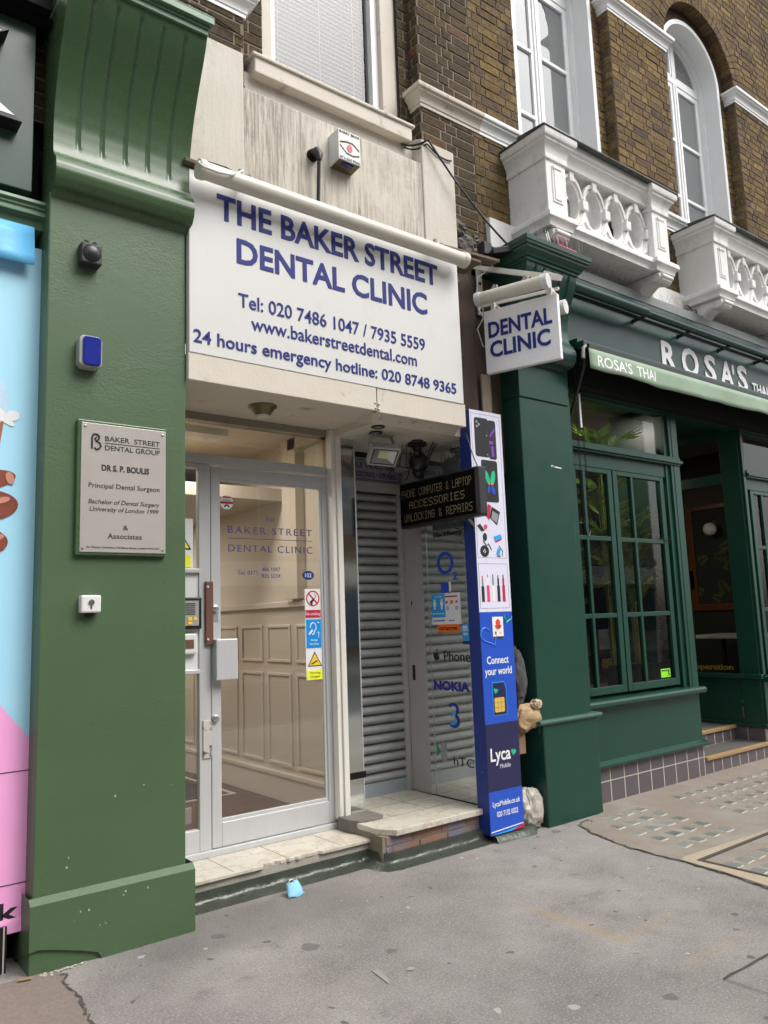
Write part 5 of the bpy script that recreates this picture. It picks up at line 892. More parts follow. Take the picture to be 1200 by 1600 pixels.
m=MB(); m.bar((4.06,.19,4.055),E1,.035,.035); m.bar(E1,Bq+Vector((-.03,.02,.03)),.03,.035); m.bar(sp_(LS-.06,zt+.14,-.02),sp_(LS-.06,zt-.0,-.02),.045,.008,(1,0,0)); m.bar(sp_(.07,zt+.1,-.02),sp_(.07,zt,-.02),.04,.008,(1,0,0)); m.bar((4.06,.19,3.75),sp_(.55,zt+.07,-.10),.02,.02); m.bar(sp_(.05,zt+.08,.13),sp_(.07,zt+.05,-.14),.02,.02); m.bar(sp_(.5,zt+.1,.13),sp_(.52,zt+.02,-.14),.02,.02)
m.build('bracket',RB,t,bev=.002)
def tube_light(a0,a1,z,dd):
    m=MB(); m.tube([sp_(a0,z,dd),sp_(a1,z,dd)],.047,20); q=m.build('light_tube',PLASY,t,smooth=40)
    for a,b in ((a0-.012,a0+.03),(a1-.03,a1+.012)): m=MB(); m.tube([sp_(a,z,dd),sp_(b,z,dd)],.051,20); m.build('end_cap',PLASW,q,smooth=40)
    m=MB()
    for a in (a0+.12,a1-.17): m.tube([sp_(a,z+.045,dd),sp_(a+.02,z+.075,dd)],.014,8); m.tube([sp_(a+.03,z+.045,dd),sp_(a+.03,z+.07,dd)],.01,8)
    m.build('clip',PLASG,q,smooth=40)
tube_light(.02,.545,3.715,.125); tube_light(.0,.57,3.605,-.13)
m=MB(); m.tube([(4.02,.19,4.1),(4.1,.15,4.12),(4.12,.1,4.05),(4.0,.15,3.95),(3.97,.14,3.8),(4.0,.1,3.72)],.006,6); m.tube([(4.0,.17,3.72),(4.05,.16,3.65),(3.98,.16,3.55),(4.02,.15,3.42),(4.06,.1,3.4)],.005,6); m.tube([(3.9,.19,4.0),(3.98,.17,4.03),(4.1,.15,4.02)],.006,6); m.build('cable',PLASW,t,smooth=60)
m=MB(); m.b(4.02,4.1,.08,.16,4.12,4.22); m.bar((4.06,.05,4.12),(4.23,-.05,4.15),.08,.05); solo(m.build('junction_box',BLACK,bev=.006),'broken black junction box lying beside the green capital','junction box')
m=MB(); m.add([(3.9,.23,4.10),(4.2,.06,4.12),(4.25,.23,4.2),(3.95,.24,4.24)],[(0,1,2,3)]); solo(m.build('lead_flashing',LEADG),'crumpled grey lead flashing between brick wall and green capital','flashing')
# ================================================================ RESTAURANT PILASTER
pil=thing('shop_pilaster','bottle green pilaster with fluted bracket and moulded cap beside the restaurant','pilaster',(4.53,.1,0))
m=MB(); m.b(4.255,4.80,.04,.6,.62,3.05); m.build('shaft',TEAL,pil,bev=.006); m=MB(); m.b(4.25,4.81,.03,.6,3.05,3.35); m.build('frieze',TEAL,pil,bev=.004)
m=MB(); m.b(4.265,4.865,.012,.6,-.02,.69); m.build('plinth',TEAL,pil,bev=.008); m=MB(); m.prism([(.6,.682),(.0,.682),(-.012,.692),(-.012,.706),(.0,.714),(.6,.714)],4.22,4.905); m.build('ledge',mat('worn_green_ledge','#3c5d50',.45,var=.12,vs=8),pil,bev=.003)
m=MB(); m.b(4.80,4.86,.06,.5,.71,3.4); m.build('side_fillet',TEAL,pil,bev=.004)
CR=[(.03,3.315),(.0,3.33),(-.045,3.34),(-.075,3.375),(-.085,3.42),(-.078,3.46),(-.058,3.495),(-.035,3.525),(-.018,3.56),(-.012,3.62),(-.02,3.70),(-.045,3.79),(-.08,3.87),(-.11,3.94),(-.128,4.0),(-.133,4.045)]
corbel(pil,4.235,4.80,CR,5,TEALF,.017,.016,zlo=3.55,ztop=4.02,yback=.5)
m=MB(); usweep(m,4.235,4.80,-.135,.4,[(0,4.04),(.012,4.045),(.014,4.062),(.03,4.068),(.032,4.08),(.045,4.1),(.062,4.112),(.064,4.128),(.078,4.134),(.08,4.15),(.088,4.155),(.09,4.188),(.0,4.2)]); m.build('cap',TEAL,pil,smooth=30)
m=MB(); m.bar((4.5,-.20,4.195),(4.72,-.19,4.20),.05,.012); solo(m.build('litter_wrapper',PINKP,bev=.003),'red and pink litter wrapper lying on the green capital','litter')
m=MB(); m.bar((4.56,.0385,2.553),(4.68,.0385,2.545),.001,.008); m.bar((4.575,.0385,2.556),(4.6,.0385,2.55),.001,.012); m.build('paint_scratch',WH,pil)
# ================================================================ RESTAURANT SHOPFRONT
rs=thing('restaurant_shopfront','bottle green restaurant shopfront with white raised lettering on the fascia','shopfront',(7.5,.2,0))
XE=12.4
m=MB(); m.b(4.80,XE,.13,.3,3.25,4.175); m.b(4.80,XE,.10,.3,4.06,4.085); m.b(4.80,XE,.085,.3,4.085,4.13); m.b(4.80,XE,.06,.3,4.13,4.18); m.build('fascia',TEALF,rs,bev=.003)
m=MB(); m.prism([(.055,4.18),(.05,4.262),(.10,4.285),(.40,4.30),(.40,4.18)],4.83,XE); m.build('lead_capping',LEADG,rs,bev=.004)
m=MB(); N_=(0,-1,0)
for s_,x0,x1,h in (("R",6.325,6.56,.27),("O",6.655,6.945,.275),("S",7.055,7.26,.275),("A",7.335,7.60,.27),("'",7.545,7.60,.27),("S",7.68,7.875,.275)):
    if s_=="'": m.prism([(7.575,3.90),(7.615,3.90),(7.605,3.80),(7.58,3.80)],.122,.131,'y'); continue
    text(m,s_,x1-x0,h,(x0,.13,3.648),d=.007,bold=.03)
text(m,'THAI',.325,.12,(7.955,.13,3.655),d=.012,bold=.015); text(m,'0',.11,.15,(4.86,.13,3.66),d=.012,bold=.0); m.build('lettering',WHITEF,rs,bev=.002)
# window to the left of the door
def win_bay(x0,x1,label,sash):
    w=MB(); y0,y1=.17,.27
    w.b(x0,x0+.05,y0,y1,.76,3.35); w.b(x1-.20,x1-.14,y0+.02,y1,.76,3.35); w.b(x1-.14,x1,y0,y1,.76,3.35); w.b(x1-.10,x1-.095,y0-.004,y0+.01,.76,3.35)
    w.b(x0+.05,x1,y0-.012,y1,2.755,2.83); w.b(x0+.05,x1+.012,y0-.03,y1,2.772,2.80); w.b(x0+.05,x1-.14,y0+.03,y1,2.64,2.755); w.b(x0+.05,x1-.14,y0+.01,y1,3.22,3.35)
    win=w.build('window',TEAL,rs,bev=.004)
    s=MB(); ya,yb=.205,.245
    for (a,b,mull) in sash:
        s.b(a,a+.06,ya,yb,.80,2.64); s.b(b-.06,b,ya,yb,.80,2.64); s.b(a+.06,b-.06,ya,yb,2.60,2.64); s.b(a+.06,b-.06,ya,yb,.80,.86)
        for z in (1.42,2.05): s.b(a+.06,b-.06,ya+.004,yb-.004,z-.018,z+.018)
        s.b(mull-.016,mull+.016,ya+.002,yb-.002,.86,2.60)
    s.build('sash',TEAL,win,bev=.003)
    g=MB(); g.q((x0+.05,.228,.82),(x1-.14,.228,.82),(x1-.14,.228,2.64),(x0+.05,.228,2.64)); g.build('pane',GLROSA,win); g=MB(); g.q((x0+.05,.235,2.83),(x1-.14,.235,2.83),(x1-.14,.235,3.22),(x0+.05,.235,3.22)); g.build('pane',GLROSA,win)
    return win
win_bay(4.86,6.53,'',((5.0,5.535,5.165),(5.55,6.30,5.82)))
win_bay(7.69,9.9,'',((7.86,8.6,8.1),(8.62,9.66,9.1))); win_bay(9.95,12.3,'',((10.1,11,10.5),(11.02,12.1,11.5)))
m=MB()
for a,b in ((4.80,6.54),(7.69,XE)):
    m.prism([(.5,.715),(.115,.715),(.10,.728),(.10,.752),(.115,.768),(.5,.785)],a,b); m.prism([(.5,.262),(.135,.262),(.125,.272),(.125,.292),(.17,.312),(.5,.312)],a,b+.015)
m.build('sill_moulding',TEAL,rs,bev=.004); m=MB(); m.b(4.80,6.52,.17,.4,.25,.72); m.b(7.69,XE,.17,.4,.25,.72); m.build('stall_riser',TEAL,rs,bev=.003)
m=MB()
def tiles(m,xa,xb,y,z0,z1,rows,w=.147,off=0):
    x=xa-off; 
    while x<xb:
        for (a,b) in rows: m.b(max(xa,x)+.006,min(xb,x+w)-.006,y,y+.02,a,b)
        x+=w
tiles(m,4.86,6.52,.172,0,.262,((.0,.155),(.163,.262)),.178,.03); tiles(m,6.53,7.7,.185,0,.14,((.0,.128),),.152); tiles(m,6.53,7.7,.50,.14,.29,((.146,.262),),.15); tiles(m,7.7,XE,.172,0,.262,((.0,.155),(.163,.262)),.178)
for y in (.20,.38,.56,.74): m.b(7.672,7.688,y,y+.17,.148,.27)
m.build('plinth_tile',TILE,rs,bev=.0015); m=MB(); m.b(4.80,6.525,.1735,.4,-.02,.262); m.b(7.695,XE,.1735,.4,-.02,.262); m.b(6.525,7.7,.1865,.95,-.02,.117); m.b(6.525,7.7,.5015,1.1,.143,.257); m.b(7.676,7.70,.18,1.0,.0,.28); m.build('tile_grout',GROUT,rs)
m=MB(); m.b(6.56,7.70,.165,.215,.118,.148); m.b(6.56,7.70,.48,.53,.258,.288); m.build('oak_nosing',OAK,rs,bev=.004); m=MB(); m.b(6.53,7.69,.215,.505,.118,.142); m.b(6.53,7.69,.53,1.2,.258,.282); m.build('tread',RUBBER,rs)
# glazed side of the doorway, facing left
ds=MB(); xa=7.678
ds.b(xa,xa+.06,.20,.40,.29,3.3); ds.b(xa,xa+.06,.88,.96,.29,3.3); ds.b(xa,xa+.06,.40,.88,2.72,2.83); ds.b(xa,xa+.05,.40,.88,3.2,3.3); ds.b(xa-.03,xa+.06,.17,.96,.745,.79); ds.b(xa+.005,xa+.05,.3,.9,.30,.745); ds.b(xa-.015,xa+.06,.17,.96,.272,.315)
sc=ds.build('doorway_screen',TEAL,rs,bev=.004); g=MB(); g.q((xa+.03,.88,.79),(xa+.03,.40,.79),(xa+.03,.40,2.72),(xa+.03,.88,2.72)); g.build('pane',GLROSA,sc); g=MB(); g.q((xa+.03,.88,2.83),(xa+.03,.40,2.83),(xa+.03,.40,3.2),(xa+.03,.88,3.2)); pane=g.build('pane',glassmat('dark_screen_glass',(.7,.7,.68),.35,.02),sc)
m=MB(); text(m,'operation',.42,.05,(xa+.029,.90,.82),(0,-1,0),(0,0,1),(-1,0,0),.001,.02,capref='t'); m.build('gold_lettering',GOLDT,sc); m=MB(); m.tube([(xa-.005,.395,.46),(xa-.02,.395,.45),(xa-.015,.395,.36),(xa,.395,.355)],.008,6); m.ell((xa-.006,.40,.52),(.006,.008,.008)); m.build('door_bolt',BRASS,sc,smooth=50)
m=MB(); m.b(6.53,7.75,.17,.9,3.3,3.4); m.b(6.48,6.54,.27,.9,.28,3.3); m.build('doorway_lining',TEAL,rs)
# awning cassette and valance
t=thing('awning','sage green awning valance printed in white under the restaurant fascia','awning',(6.5,-.1,3.45))
m=MB(); m.b(4.88,XE,-.04,.13,3.52,3.60); m.b(4.88,XE,-.10,-.03,3.50,3.565); m.build('cassette',TEAL,t,bev=.005); m=MB(); m.b(4.90,XE,-.135,-.10,3.485,3.53); m.build('front_bar',BLACK,t,bev=.004)
m=MB(); NX=110; vs=[]
def vy(x,j): return -.138-.006*j/4-.010*math.sin(x*5.1+.8*math.sin(x*2))*(j/4)-.004*math.sin(x*17)*(j/4)
for i in range(NX+1):
    x=4.885+(XE-4.885)*i/NX
    for j in range(5): vs.append((x,vy(x,j),3.487-(.168+.006*math.sin(x*2.3)+.004*math.sin(x*9))*j/4))
m.add(vs,[(i*5+j,(i+1)*5+j,(i+1)*5+j+1,i*5+j+1) for i in range(NX) for j in range(4)]); o=m.build('valance',AWN,t,smooth=60); k=o.modifiers.new('s','SOLIDIFY'); k.thickness=.002
m=MB(); text(m,"ROSA'S",.445,.088,(4.985,-.15,3.358),d=.004,bold=.012); text(m,'THAI',.27,.088,(5.50,-.15,3.36),d=.004,bold=.012); 
m.v=[(x,vy(x,(3.487-z)/.168*4)-(.0035 if y<-.149 else -.001),z) for x,y,z in m.v]; m.build('valance_lettering',WH,t)
m=MB(); m.b(4.9,XE,-.10,.129,3.40,3.50); m.b(4.9,XE,.02,.129,3.235,3.40); m.build('underside_shade',BLACKM,t)  # lower black box stands in for the shade above the window head
m=MB(); m.tube([(4.87,-.10,3.48),(4.86,-.11,3.45),(4.865,-.10,3.35),(4.90,.0,3.2),(4.95,.1,3.08),(4.97,.16,3.0)],.013,8); m.build('arm',BLACK,t,smooth=50); m=MB(); m.tube([(4.86,-.13,3.50),(4.83,-.13,3.48),(4.83,-.12,3.40)],.014,8); m.build('arm_elbow',PLASG,t,smooth=50)
def chain(x,y,z0,z1):
    m=MB(); z=z0
    k=0
    while z>z1:
        if k%2: m.tube([(x-.006,y,z),(x-.006,y,z-.018),(x+.006,y,z-.018),(x+.006,y,z),(x-.006,y,z)],.0022,5)
        else: m.tube([(x,y-.006,z),(x,y-.006,z-.018),(x,y+.006,z-.018),(x,y+.006,z),(x,y-.006,z)],.0022,5)
        z-=.016; k+=1
    return m
t=thing('hanging_chain','dark loop of fine chain hanging from the awning end beside the window','chain',(4.93,.1,3.0))
m=chain(4.95,.07,3.42,2.15); k=chain(5.06,.1,3.42,2.1); m.add(k.v,k.f); m.tube(sag((4.95,.07,2.15),(5.06,.1,2.1),.08,10),.004,5); m.build('links',BLACK,t); m=MB(); m.b(5.02,5.04,.09,.095,2.92,3.2); m.build('tag',WH,t)
# trough light on the fascia
t=thing('trough_light','slim dark trough light on four brackets along the restaurant fascia','light fitting',(7,.0,4.0))
m=MB(); m.tube([(4.85,-.03,4.035),(5.875,-.03,4.035)],.045,16); m.build('trough',TEALF,t,smooth=40); m=MB(); m.tube([(5.88,-.03,4.035),(XE,-.03,4.035)],.026,12); m.build('rail',TEALF,t,smooth=40); m=MB(); m.tube([(4.85,.04,4.012),(XE,.04,4.012)],.012,8); m.build('conduit',BLACK,t,smooth=40)
for x in (5.91,6.625,7.345,8.07,8.8,9.5): m=MB(); m.bar((x,.135,4.005),(x,-.05,4.025),.028,.022); m.bar((x,.125,4.03),(x,.125,3.985),.008,.008); m.build('arm',BLACK,t)
# ================================================================ BALCONIES
def balcony(dx,label):
    cx=BX-.06+dx; xl,xr=4.51+dx,6.15+dx; yf=-.145; t=thing('balcony',label,'balcony',(cx,.05,4.4),'white balconies over the restaurant')
    for a,b in ((xl,xl+.235),(xr-.235,xr)):
        m=MB(); m.b(a,b,yf,.26,4.50,4.985); m.b(a-.015,b+.015,yf-.015,.26,4.94,4.985); m.b(a+.06,b-.06,yf-.008,yf+.01,4.60,4.90); pd=m.build('pedestal',WHITE,t,bev=.006)
        m=MB(); m.b(a+.08,b-.08,yf-.014,yf-.006,4.62,4.88); m.b(a+.07,b-.07,yf-.02,yf-.006,4.872,4.90); m.build('raised_panel',WHITE,pd,bev=.004)
    def mould(z,prof,nm,mt,yy=yf,bw=.235):
        m=MB()
        for (x0,x1,y) in ((xl,xl+bw,yy),(xr-bw,xr,yy)): usweep(m,x0,x1,y,.26,[(d_,z+h) for d_,h in prof])
        usweep(m,xl+bw,xr-bw,yy+.045,.26 if nm=='slab' else yy+.22,[(d_,z+h+.001) for d_,h in prof],0,0)
        return m.build(nm,mt,t,smooth=30)
    mould(4.985,((0,0),(.012,.0),(.014,.02),(.018,.035),(.028,.06),(.045,.078),(.052,.084),(.054,.1),(.068,.108),(.076,.125),(.076,.165)),'handrail',WHITE)
    m=MB(); m.prism([(yf-.085,5.15),(yf-.085,5.162),(yf-.07,5.168),(yf+.2,5.19),(yf+.2,5.15)],xl-.085,xr+.085); m.prism([(xl-.09,5.15),(xl-.09,5.163),(xl+.235,5.19),(xl+.235,5.15)],yf+.2,.26,'y'); m.prism([(xr+.09,5.15),(xr-.235,5.15),(xr-.235,5.19),(xr+.09,5.163)],yf+.2,.26,'y'); m.build('lead_top',LEAD,t,bev=.004)
    mould(4.385,((.0,0),(.02,.0),(.022,.018),(.03,.035),(.045,.052),(.052,.058),(.054,.085),(.048,.1),(.03,.108),(.0,.118)),'slab',WHITE)
    m=MB(); m.b(xl+.235,xr-.235,yf+.05,yf+.14,4.50,4.535); n=4; w=(xr-xl-.47)/n; zc=4.745; y0,y1=yf+.07,yf+.17
    for i in range(n):
        c=xl+.235+w*(i+.5); m.ring(c,zc,w*.5,.205,w*.36,.165,y0+.01,y1,26); m.ring(c,zc,w*.515,.225,w*.44,.19,y0-.006,y0+.03,26,R(15),R(165)); m.b(c-.028,c+.028,y0-.022,y1,zc+.155,zc+.245)
    for i in range(n+1):
        c=xl+.235+w*i; m.b(c-.034,c+.034,y0-.028,y1,zc-.05,zc+.03)
        P=[]
        for q in range(9):
            a=R(-90+90*q/8); P.append((c-w*.5+w*.44*math.cos(a),zc+.19*math.sin(a)))
        Q=[(2*c-x,z) for x,z in P[::-1]]; P=[p for p in P if p[0]>=xl+.2]; m.prism([(P[0][0],4.53)]+P+[q for q in Q]+[(Q[-1][0],4.53)],y0,y1-.02,'y')
        m.prism([(c-w*.3,4.535),(c-.02,4.66),(c,4.69),(c+.02,4.66),(c+w*.3,4.535),(c+.03,4.56),(c,4.60),(c-.03,4.56)],y0-.012,y0+.01,'y')
    m.build('balustrade',WHITE,t,bev=.004)
    for c in (xl+.118,xr-.118):
        m=MB(); P=[(.26,4.385),(yf+.03,4.385)]
        P+=[(yf+.02+.05*math.cos(R(a))-.0,4.335+.05*math.sin(R(a))) for a in range(90,300,30)]; P+=[(yf+.10,4.31),(yf+.17,4.27),(yf+.235,4.20),(yf+.28,4.13),(.26,4.08)]
        m.prism(P,c-.075,c+.075); m.prism([(y+.012 if y<.2 else y,z+.006 if z<4.38 else z-.004) for y,z in P],c-.088,c+.088); br=m.build('bracket',WHITE,t,bev=.008)
        m=MB(); m.tube([(c-.095,yf+.025,4.335),(c+.095,yf+.025,4.335)],.04,12); m.tube([(c-.08,yf-.02,4.342),(c+.08,yf-.02,4.342)],.022,10); m.build('scroll',WHITE,br,smooth=40,bev=.003)
    m=MB(); m.b(xl-.2,xr+.2,.22,.27,4.2,4.42); 
    return t
balcony(0,'white balcony with ring balustrade directly above the green capital'); balcony(2.43,'white balcony with ring balustrade at the right edge above the fascia lettering')
for a,b_,l in ((4.22,4.52,'white rendered block on the brick beside the first balcony base'),(6.2,6.96,'white rendered block on the brick between the two balconies'),(8.6,9.4,'white rendered block on the brick right of the second balcony')): m=MB(); m.b(a,b_,.20,.26,4.28,4.525); solo(m.build('render_block',WHITE,bev=.006),l,'render')
def spikes(label,xa,xb,y,z,n,lean=.05):
    m=MB(); m.b(xa,xb,y-.008,y+.008,z-.004,z+.002)
    for i in range(n):
        x=xa+(xb-xa)*i/n; m.tube([(x,y,z),(x+rnd.uniform(-.012,.012),y-rnd.choice((lean,-lean*.6,0)),z+.11)],.0016,4,False)
    return solo(m.build('bird_spikes',GALV),label,'bird spikes','bird spikes')
spikes('row of thin wire bird spikes on the lead capping below the first balcony',4.95,6.1,.12,4.29,60); spikes('row of thin wire bird spikes on the lead capping below the second balcony',6.95,9.5,.12,4.29,110); spikes('short row of bird spikes along the front of the green capital',4.2,4.86,-.19,4.195,26,.03); spikes('bird spikes against the white render between the two balconies',6.25,6.9,.16,4.29,26)
m=MB(); m.tube([(6.72,.1,4.29),(6.76,.09,4.34),(6.82,.1,4.35),(6.86,.09,4.31),(6.93,.09,4.33),(6.95,.1,4.29)],.006,6); solo(m.build('loose_wire',BLACK,smooth=60),'coil of loose black wire on the lead by the second balcony','wire')
# ================================================================ INTERIORS
t=thing('ceiling_lamp','flat lit ceiling lamp in the clinic hallway behind the door glass','ceiling lamp',(2.0,1.15,2.78)); m=MB(); m.b(1.6,2.4,1.05,1.25,2.74,2.78); m.build('lamp_body',PLASW,t)
ld=bpy.data.lights.new('hall_lamp_glow','AREA'); ld.shape='RECTANGLE'; ld.size=.7; ld.size_y=.15; ld.energy=8; ld.color=(1,.95,.88); lo=bpy.data.objects.new('lamp_light',ld); C.objects.link(lo); lo.parent=t; lo.location=(0,0,-.045)
t=thing('ceiling_lamp','lit lamp at the back of the clinic hallway behind the bulkhead','ceiling lamp',(2.0,3.0,2.36)); m=MB(); m.b(1.7,2.3,2.9,3.1,2.33,2.36); m.build('lamp_body',PLASW,t)
ld=bpy.data.lights.new('hall_lamp_glow','AREA'); ld.shape='RECTANGLE'; ld.size=.55; ld.size_y=.15; ld.energy=12; ld.color=(1,.93,.83); lo=bpy.data.objects.new('lamp_light',ld); C.objects.link(lo); lo.parent=t; lo.location=(0,0,-.035)
hl=thing('clinic_hallway','cream panelled hallway with brown wood floor behind the clinic door','hallway',(2.2,2,.2))
m=MB(); m.q((1.0,.68,.182),(2.985,.68,.182),(2.985,4.6,.182),(1.0,4.6,.182)); m.build('floor',HFLOOR,hl); m=MB(); m.q((1.5,1.88,.186),(2.8,1.88,.186),(2.8,4.3,.186),(1.5,4.3,.186)); m.build('barrier_mat',HMAT,hl); m=MB(); m.b(1.46,2.84,1.84,1.865,.183,.19); m.b(2.81,2.835,1.865,4.3,.183,.19); m.build('mat_edge',HTRIM,hl)
m=MB(); m.b(2.975,3.05,.68,4.7,.1,3.0); m.b(.9,1.0,.68,4.7,.1,3.0); m.b(1.0,2.975,4.6,4.7,.1,3.0); m.b(1.0,2.975,.69,4.6,2.78,2.85); m.b(2.90,2.975,1.0,1.19,1.62,2.78); m.b(1.0,2.975,1.30,4.6,2.36,2.45); m.build('wall',HWALL,hl)
m=MB(); m.b(2.955,2.975,.69,4.6,.182,.36); m.b(2.945,2.975,.69,4.6,.355,.385); m.b(2.94,2.975,.69,4.6,1.565,1.607)
for i in range(9):
    y=.80+.418*i
    for z0,z1 in ((.43,1.09),(1.165,1.44)):
        ya,yb=y,y+.345
        for a in ((ya,yb,z0,z0+.022),(ya,yb,z1-.022,z1),(ya,ya+.022,z0+.022,z1-.022),(yb-.022,yb,z0+.022,z1-.022)): m.b(2.963,2.9755,*a)
m.build('panelling',HTRIM,hl,bev=.004)
dr=thing('dining_room','dim restaurant interior with varnished wood panelling seen through the glass','room',(7.5,2,0))
m=MB(); m.b(4.3,13,6,6.1,0,3.4); m.b(4.3,4.34,.4,6,0,3.4); m.b(13,13.1,.3,6,0,3.4); m.b(4.3,13,.62,6,.2,.255); m.build('wall',DARKW,dr); m=MB(); m.b(4.3,13,.3,6,3.38,3.45); m.build('ceiling',CEIL,dr)
m=MB(); m.b(9.2,9.3,1.0,5,2.735,3.38); m.build('wall',mat('taupe_upper_wall','#4d443a',.8),dr); m=MB(); m.b(9.18,9.3,1.66,1.82,1.42,2.735); m.b(9.18,9.3,.9,1.66,2.68,2.735); m.b(9.17,9.3,.9,1.66,1.42,1.50); m.build('wood_frame',ORW,dr,bev=.004)
WPM=mat('dark_jungle_wallpaper','#141b14',.7,var=.3,vs=5); m=MB(); m.b(9.2,9.28,.9,1.66,1.5,2.68); m.b(9.2,9.28,.8,1.8,.3,1.42); wp2=m.build('wallpaper',WPM,dr)
def frond_flat(m,P,U,V,N,L,n,w,droop=.5):
    P,U,V,N=map(Vector,(P,U,V,N))
    for i in range(n):
        t=(i+1)/n
        for s in (-1,1):
            b=P+V*(L*t*.8); tip=b+U*(s*L*.55*(1.05-t*.7))+V*(L*(.22-droop*.25)); q=(tip-b); k=q.cross(N).normalized()*w
            m.q(b-k*.3,b+q*.5-k,tip,b+q*.5+k)
m=MB()
for i in range(16):
    a=rnd.uniform(0,6.28); y=rnd.uniform(.95,1.65); z=rnd.uniform(1.55,2.6); V=(0,math.cos(a),math.sin(a)); U=(0,-math.sin(a),math.cos(a)); frond_flat(m,(9.198-.0004*i,y,z),U,V,(-1,0,0),rnd.uniform(.12,.22),7,.009)
m.build('leaf_print',mat('wallpaper_leaf','#4d5a2a',.7,var=.4,vs=6),wp2); m=MB(); m.b(9.18,9.199,1.70,1.79,1.70,1.925); m.build('menu_sheet',PLASG,dr)
t=thing('ceiling_lamp','small warm lit ceiling lamp deep inside the restaurant','ceiling lamp',(6.6,2.2,3.36)); m=MB(); m.lathe((6.6,2.2,3.38),[(.16,0),(.16,-.03),(.0,-.03)],18); m.build('lamp_body',PLASW,t)
ld=bpy.data.lights.new('dining_lamp_glow','AREA'); ld.shape='DISK'; ld.size=.3; ld.energy=9; ld.color=(1,.85,.62); lo=bpy.data.objects.new('lamp_light',ld); C.objects.link(lo); lo.parent=t; lo.location=(0,0,-.02)
t=thing('ceiling_lamp','added ceiling lamp brightening the palms in the restaurant window','ceiling lamp',(5.7,.95,3.36)); m=MB(); m.lathe((5.7,.95,3.38),[(.12,0),(.12,-.03),(.0,-.03)],18); m.build('lamp_body',PLASW,t)  # lamp added only to brighten the palms behind the glass
ld=bpy.data.lights.new('added_palm_light','AREA'); ld.shape='DISK'; ld.size=.22; ld.energy=7; ld.color=(1,.93,.8); lo=bpy.data.objects.new('lamp_light',ld); C.objects.link(lo); lo.parent=t; lo.location=(0,0,-.02)
t=thing('globe_lamp','unlit opal globe wall lamp inside the restaurant doorway','wall lamp',(9.1,1.38,2.42)); m=MB(); m.ell((9.1,1.38,2.42),(.08,.08,.08),18,12); m.build('globe',GLOBE,t,smooth=60); m=MB(); m.tube([(9.1,1.38,2.42),(9.2,1.38,2.45)],.012,8); m.build('stem',BRASS,t)
t=thing('dining_table','pale restaurant table beside the doorway window','table',(8.6,1.2,.27)); m=MB(); m.b(8.1,9.0,.45,1.3,1.12,1.15); m.build('tabletop',POSTM,t,bev=.004)
for x,y in ((8.15,.5),(8.95,.5),(8.15,1.25),(8.95,1.25)): m=MB(); m.b(x-.02,x+.02,y-.02,y+.02,.27,1.12); m.build('leg',BLACK,t)
def palm(name,label,x,y,z0,h,nf,L,seed,spread=1,upto=0):
    r_=random.Random(seed); t=thing('potted_palm',label,'plant',(x,y,z0),'palms in the restaurant window')
    m=MB(); m.lathe((x,y,z0),[(.0,0),(.075,0),(.10,.18),(.105,.2),(.09,.2),(.085,.17),(0,.17)],16); m.build('pot',PLASD,t,smooth=40)
    m=MB()
    for i in range(8):
        a=r_.uniform(0,6.28); q=.05; m.tube([(x+q*.5*math.cos(a),y+q*.4*math.sin(a),z0+.17),(x+q*math.cos(a),y+q*.6*math.sin(a),z0+h*.5),(x+q*1.3*math.cos(a),y+q*.8*math.sin(a),z0+h*r_.uniform(.75,.95))],[.012,.010,.006],6)
    m.build('stem',STALK,t,smooth=50)
    for i in range(nf):
        a=6.28*i/nf+r_.uniform(-.4,.4); b=Vector((x,y,z0+h*r_.uniform(.45,.98))); d=Vector((math.cos(a)*spread,math.sin(a)*.35*spread,r_.uniform(.5,1.3))).normalized(); Lf=L*r_.uniform(.7,1.15); m=MB(); pts=[]
        for k in range(8): s=k/7; pts.append(b+d*(Lf*s)-Vector((0,0,.45*Lf*s*s)))
        m.tube(pts,[.005*(1-.8*k/7) for k in range(8)],4)
        for k in range(1,22):
            s=.12+.88*k/22; i0=min(6,int(s*7)); f_=s*7-i0; p=pts[i0].lerp(pts[i0+1],f_); tg=(pts[i0+1]-pts[i0]).normalized(); sd=tg.cross(Vector((0,0,1))).normalized(); ll=Lf*.42*math.sin(math.pi*(.12+.8*s))
            for q in (-1,1):
                tip=p+(sd*q*.75+tg*.75+Vector((0,0,.12))).normalized()*ll; w=(tip-p).cross(Vector((r_.uniform(-.3,.3),1,.4))).normalized()*.0085; mid=p.lerp(tip,.45); m.q(p,mid+w,tip,mid-w)
        m.build('frond',LEAF if r_.random()<.65 else LEAFD,t)
palm('a','tall palm with many fronds in the right sash of the restaurant window',6.07,.44,.79,1.36,44,.50,3)
palm('b','palm spreading behind the transom pane with its crown above the glazing bar',5.80,.50,.79,2.12,22,.55,9,1)
palm('c','low dark palm in the left sash of the restaurant window',5.25,.62,.79,1.2,28,.5,14)
m=MB(); m.b(4.9,6.5,.30,.95,.70,.79); m.build('window_shelf',DARKW,dr)
t=thing('easel_board','white display board printed with palm leaves standing behind the right sash','display board',(6.45,.5,.8)); m=MB(); m.prism([(6.30,.98),(6.62,.98),(6.62,1.93),(6.38,1.93)],.40,.415,'y'); bd=m.build('board',PLASW,t,bev=.003); m=MB()
for i in range(5):
    a=R(60+25*i); frond_flat(m,(6.40+.03*i,.398,1.02+.13*i),(-math.sin(a),0,math.cos(a)),(math.cos(a),0,math.sin(a)),(0,-1,0),.24,9,.006)
m.build('leaf_print',INK,bd); m=MB(); m.bar((6.33,.392,1.55),(6.42,.392,1.93),.006,.022); m.build('strut',OAK,bd)
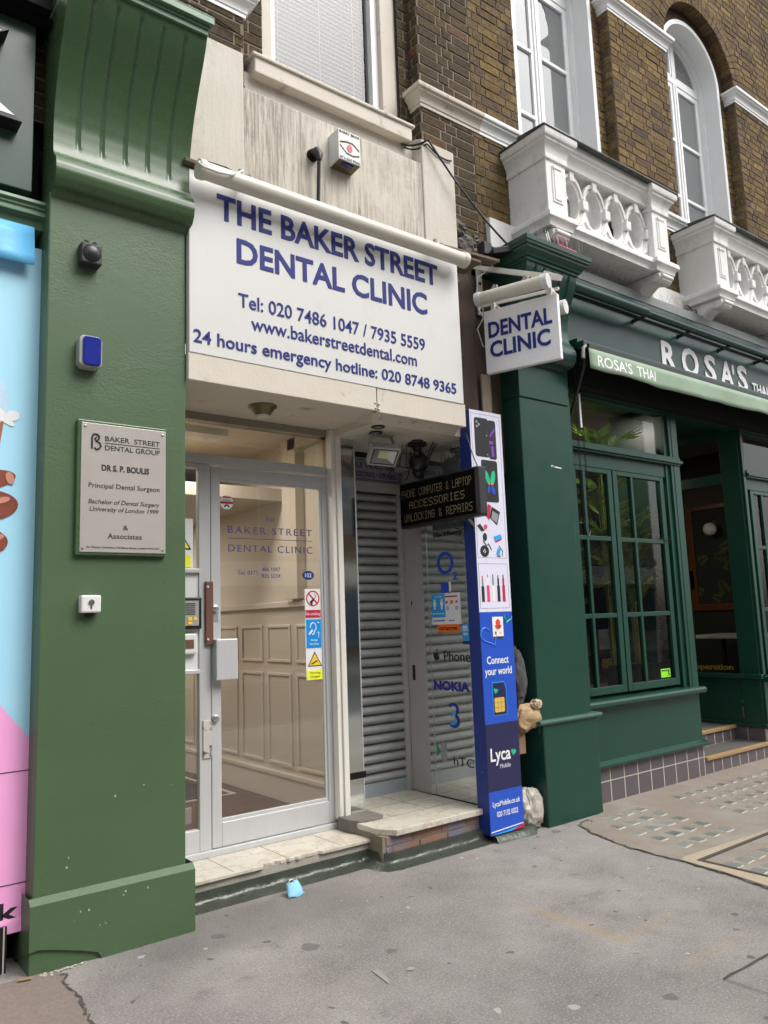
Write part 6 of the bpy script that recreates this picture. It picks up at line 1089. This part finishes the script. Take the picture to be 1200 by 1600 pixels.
m=MB(); m.b(6.05,6.19,.224,.2265,.872,.945); s=solo(m.build('rating_sticker',LIME),'lime green hygiene rating sticker in the restaurant window corner','sticker'); m=MB(); text(m,'5',.03,.04,(6.15,.224,.882),d=.001,bold=.03); m.build('rating_number',INK,s); m=MB(); m.b(6.06,6.18,.223,.224,.924,.936); m.build('band_print',mat('dark_green_print','#2d6d1d',.5),s)
m=MB(); m.b(5.62,5.84,.52,.53,1.13,1.30); m.build('white_card',GREYP,dr); m=MB(); m.b(5.62,5.78,.5,.51,.97,1.05); m.build('brass_plate',GOLDT,dr); m=MB(); m.b(5.05,5.13,.42,.425,1.55,1.72); m.build('notice_card',WH,dr); m=MB(); m.b(5.05,5.13,.418,.4195,1.55,1.63); m.build('notice_band',BLUEP,dr)
# ================================================================ FAR SIDE OF THE STREET (reflected in the glass)
def terrace(label,x0,x1,h,mt,nb,fc):
    t=thing('terraced_house',label,'building',((x0+x1)/2,-18,0)); m=MB(); m.b(x0,x1,-22,-18,0,h); m.b(x0,x1,-18.2,-18,h-.4,h); m.b(x0,x1,-17.9,-18.1+.1,3.6,3.9); m.build('wall',mt,t)
    m=MB(); m.b(x0+.2,x1-.2,-17.99,-17.85,2.7,3.5); m.build('fascia',fc,t); m=MB(); m.b(x0+.4,x1-.4,-17.99,-17.9,.5,2.6); m.build('shop_window',OPG,t)
    w=(x1-x0)/nb
    for i in range(nb):
        for k in range(3):
            x=x0+w*(i+.5); z=4.6+3.1*k; m=MB(); m.b(x-.6,x+.6,-17.99,-17.93,z,z+1.9); o=m.build('window',OPW,t); m=MB(); m.b(x-.5,x+.5,-17.93,-17.91,z+.1,z+.9); m.b(x-.5,x+.5,-17.93,-17.91,z+1.0,z+1.8); m.build('pane',OPG,o)
    return t
terrace('brown brick terrace with a white fascia across the street',-12,-1,13.5,OPB,4,WH); terrace('pale stone terrace with a dark fascia across the street',-1,9,12.5,OPW,4,INK); terrace('brown brick terrace with a cream fascia across the street',9,20,13.5,OPB,4,CREAM); terrace('pale stone terrace far down the street on the right',20,34,12,OPW,5,WH)
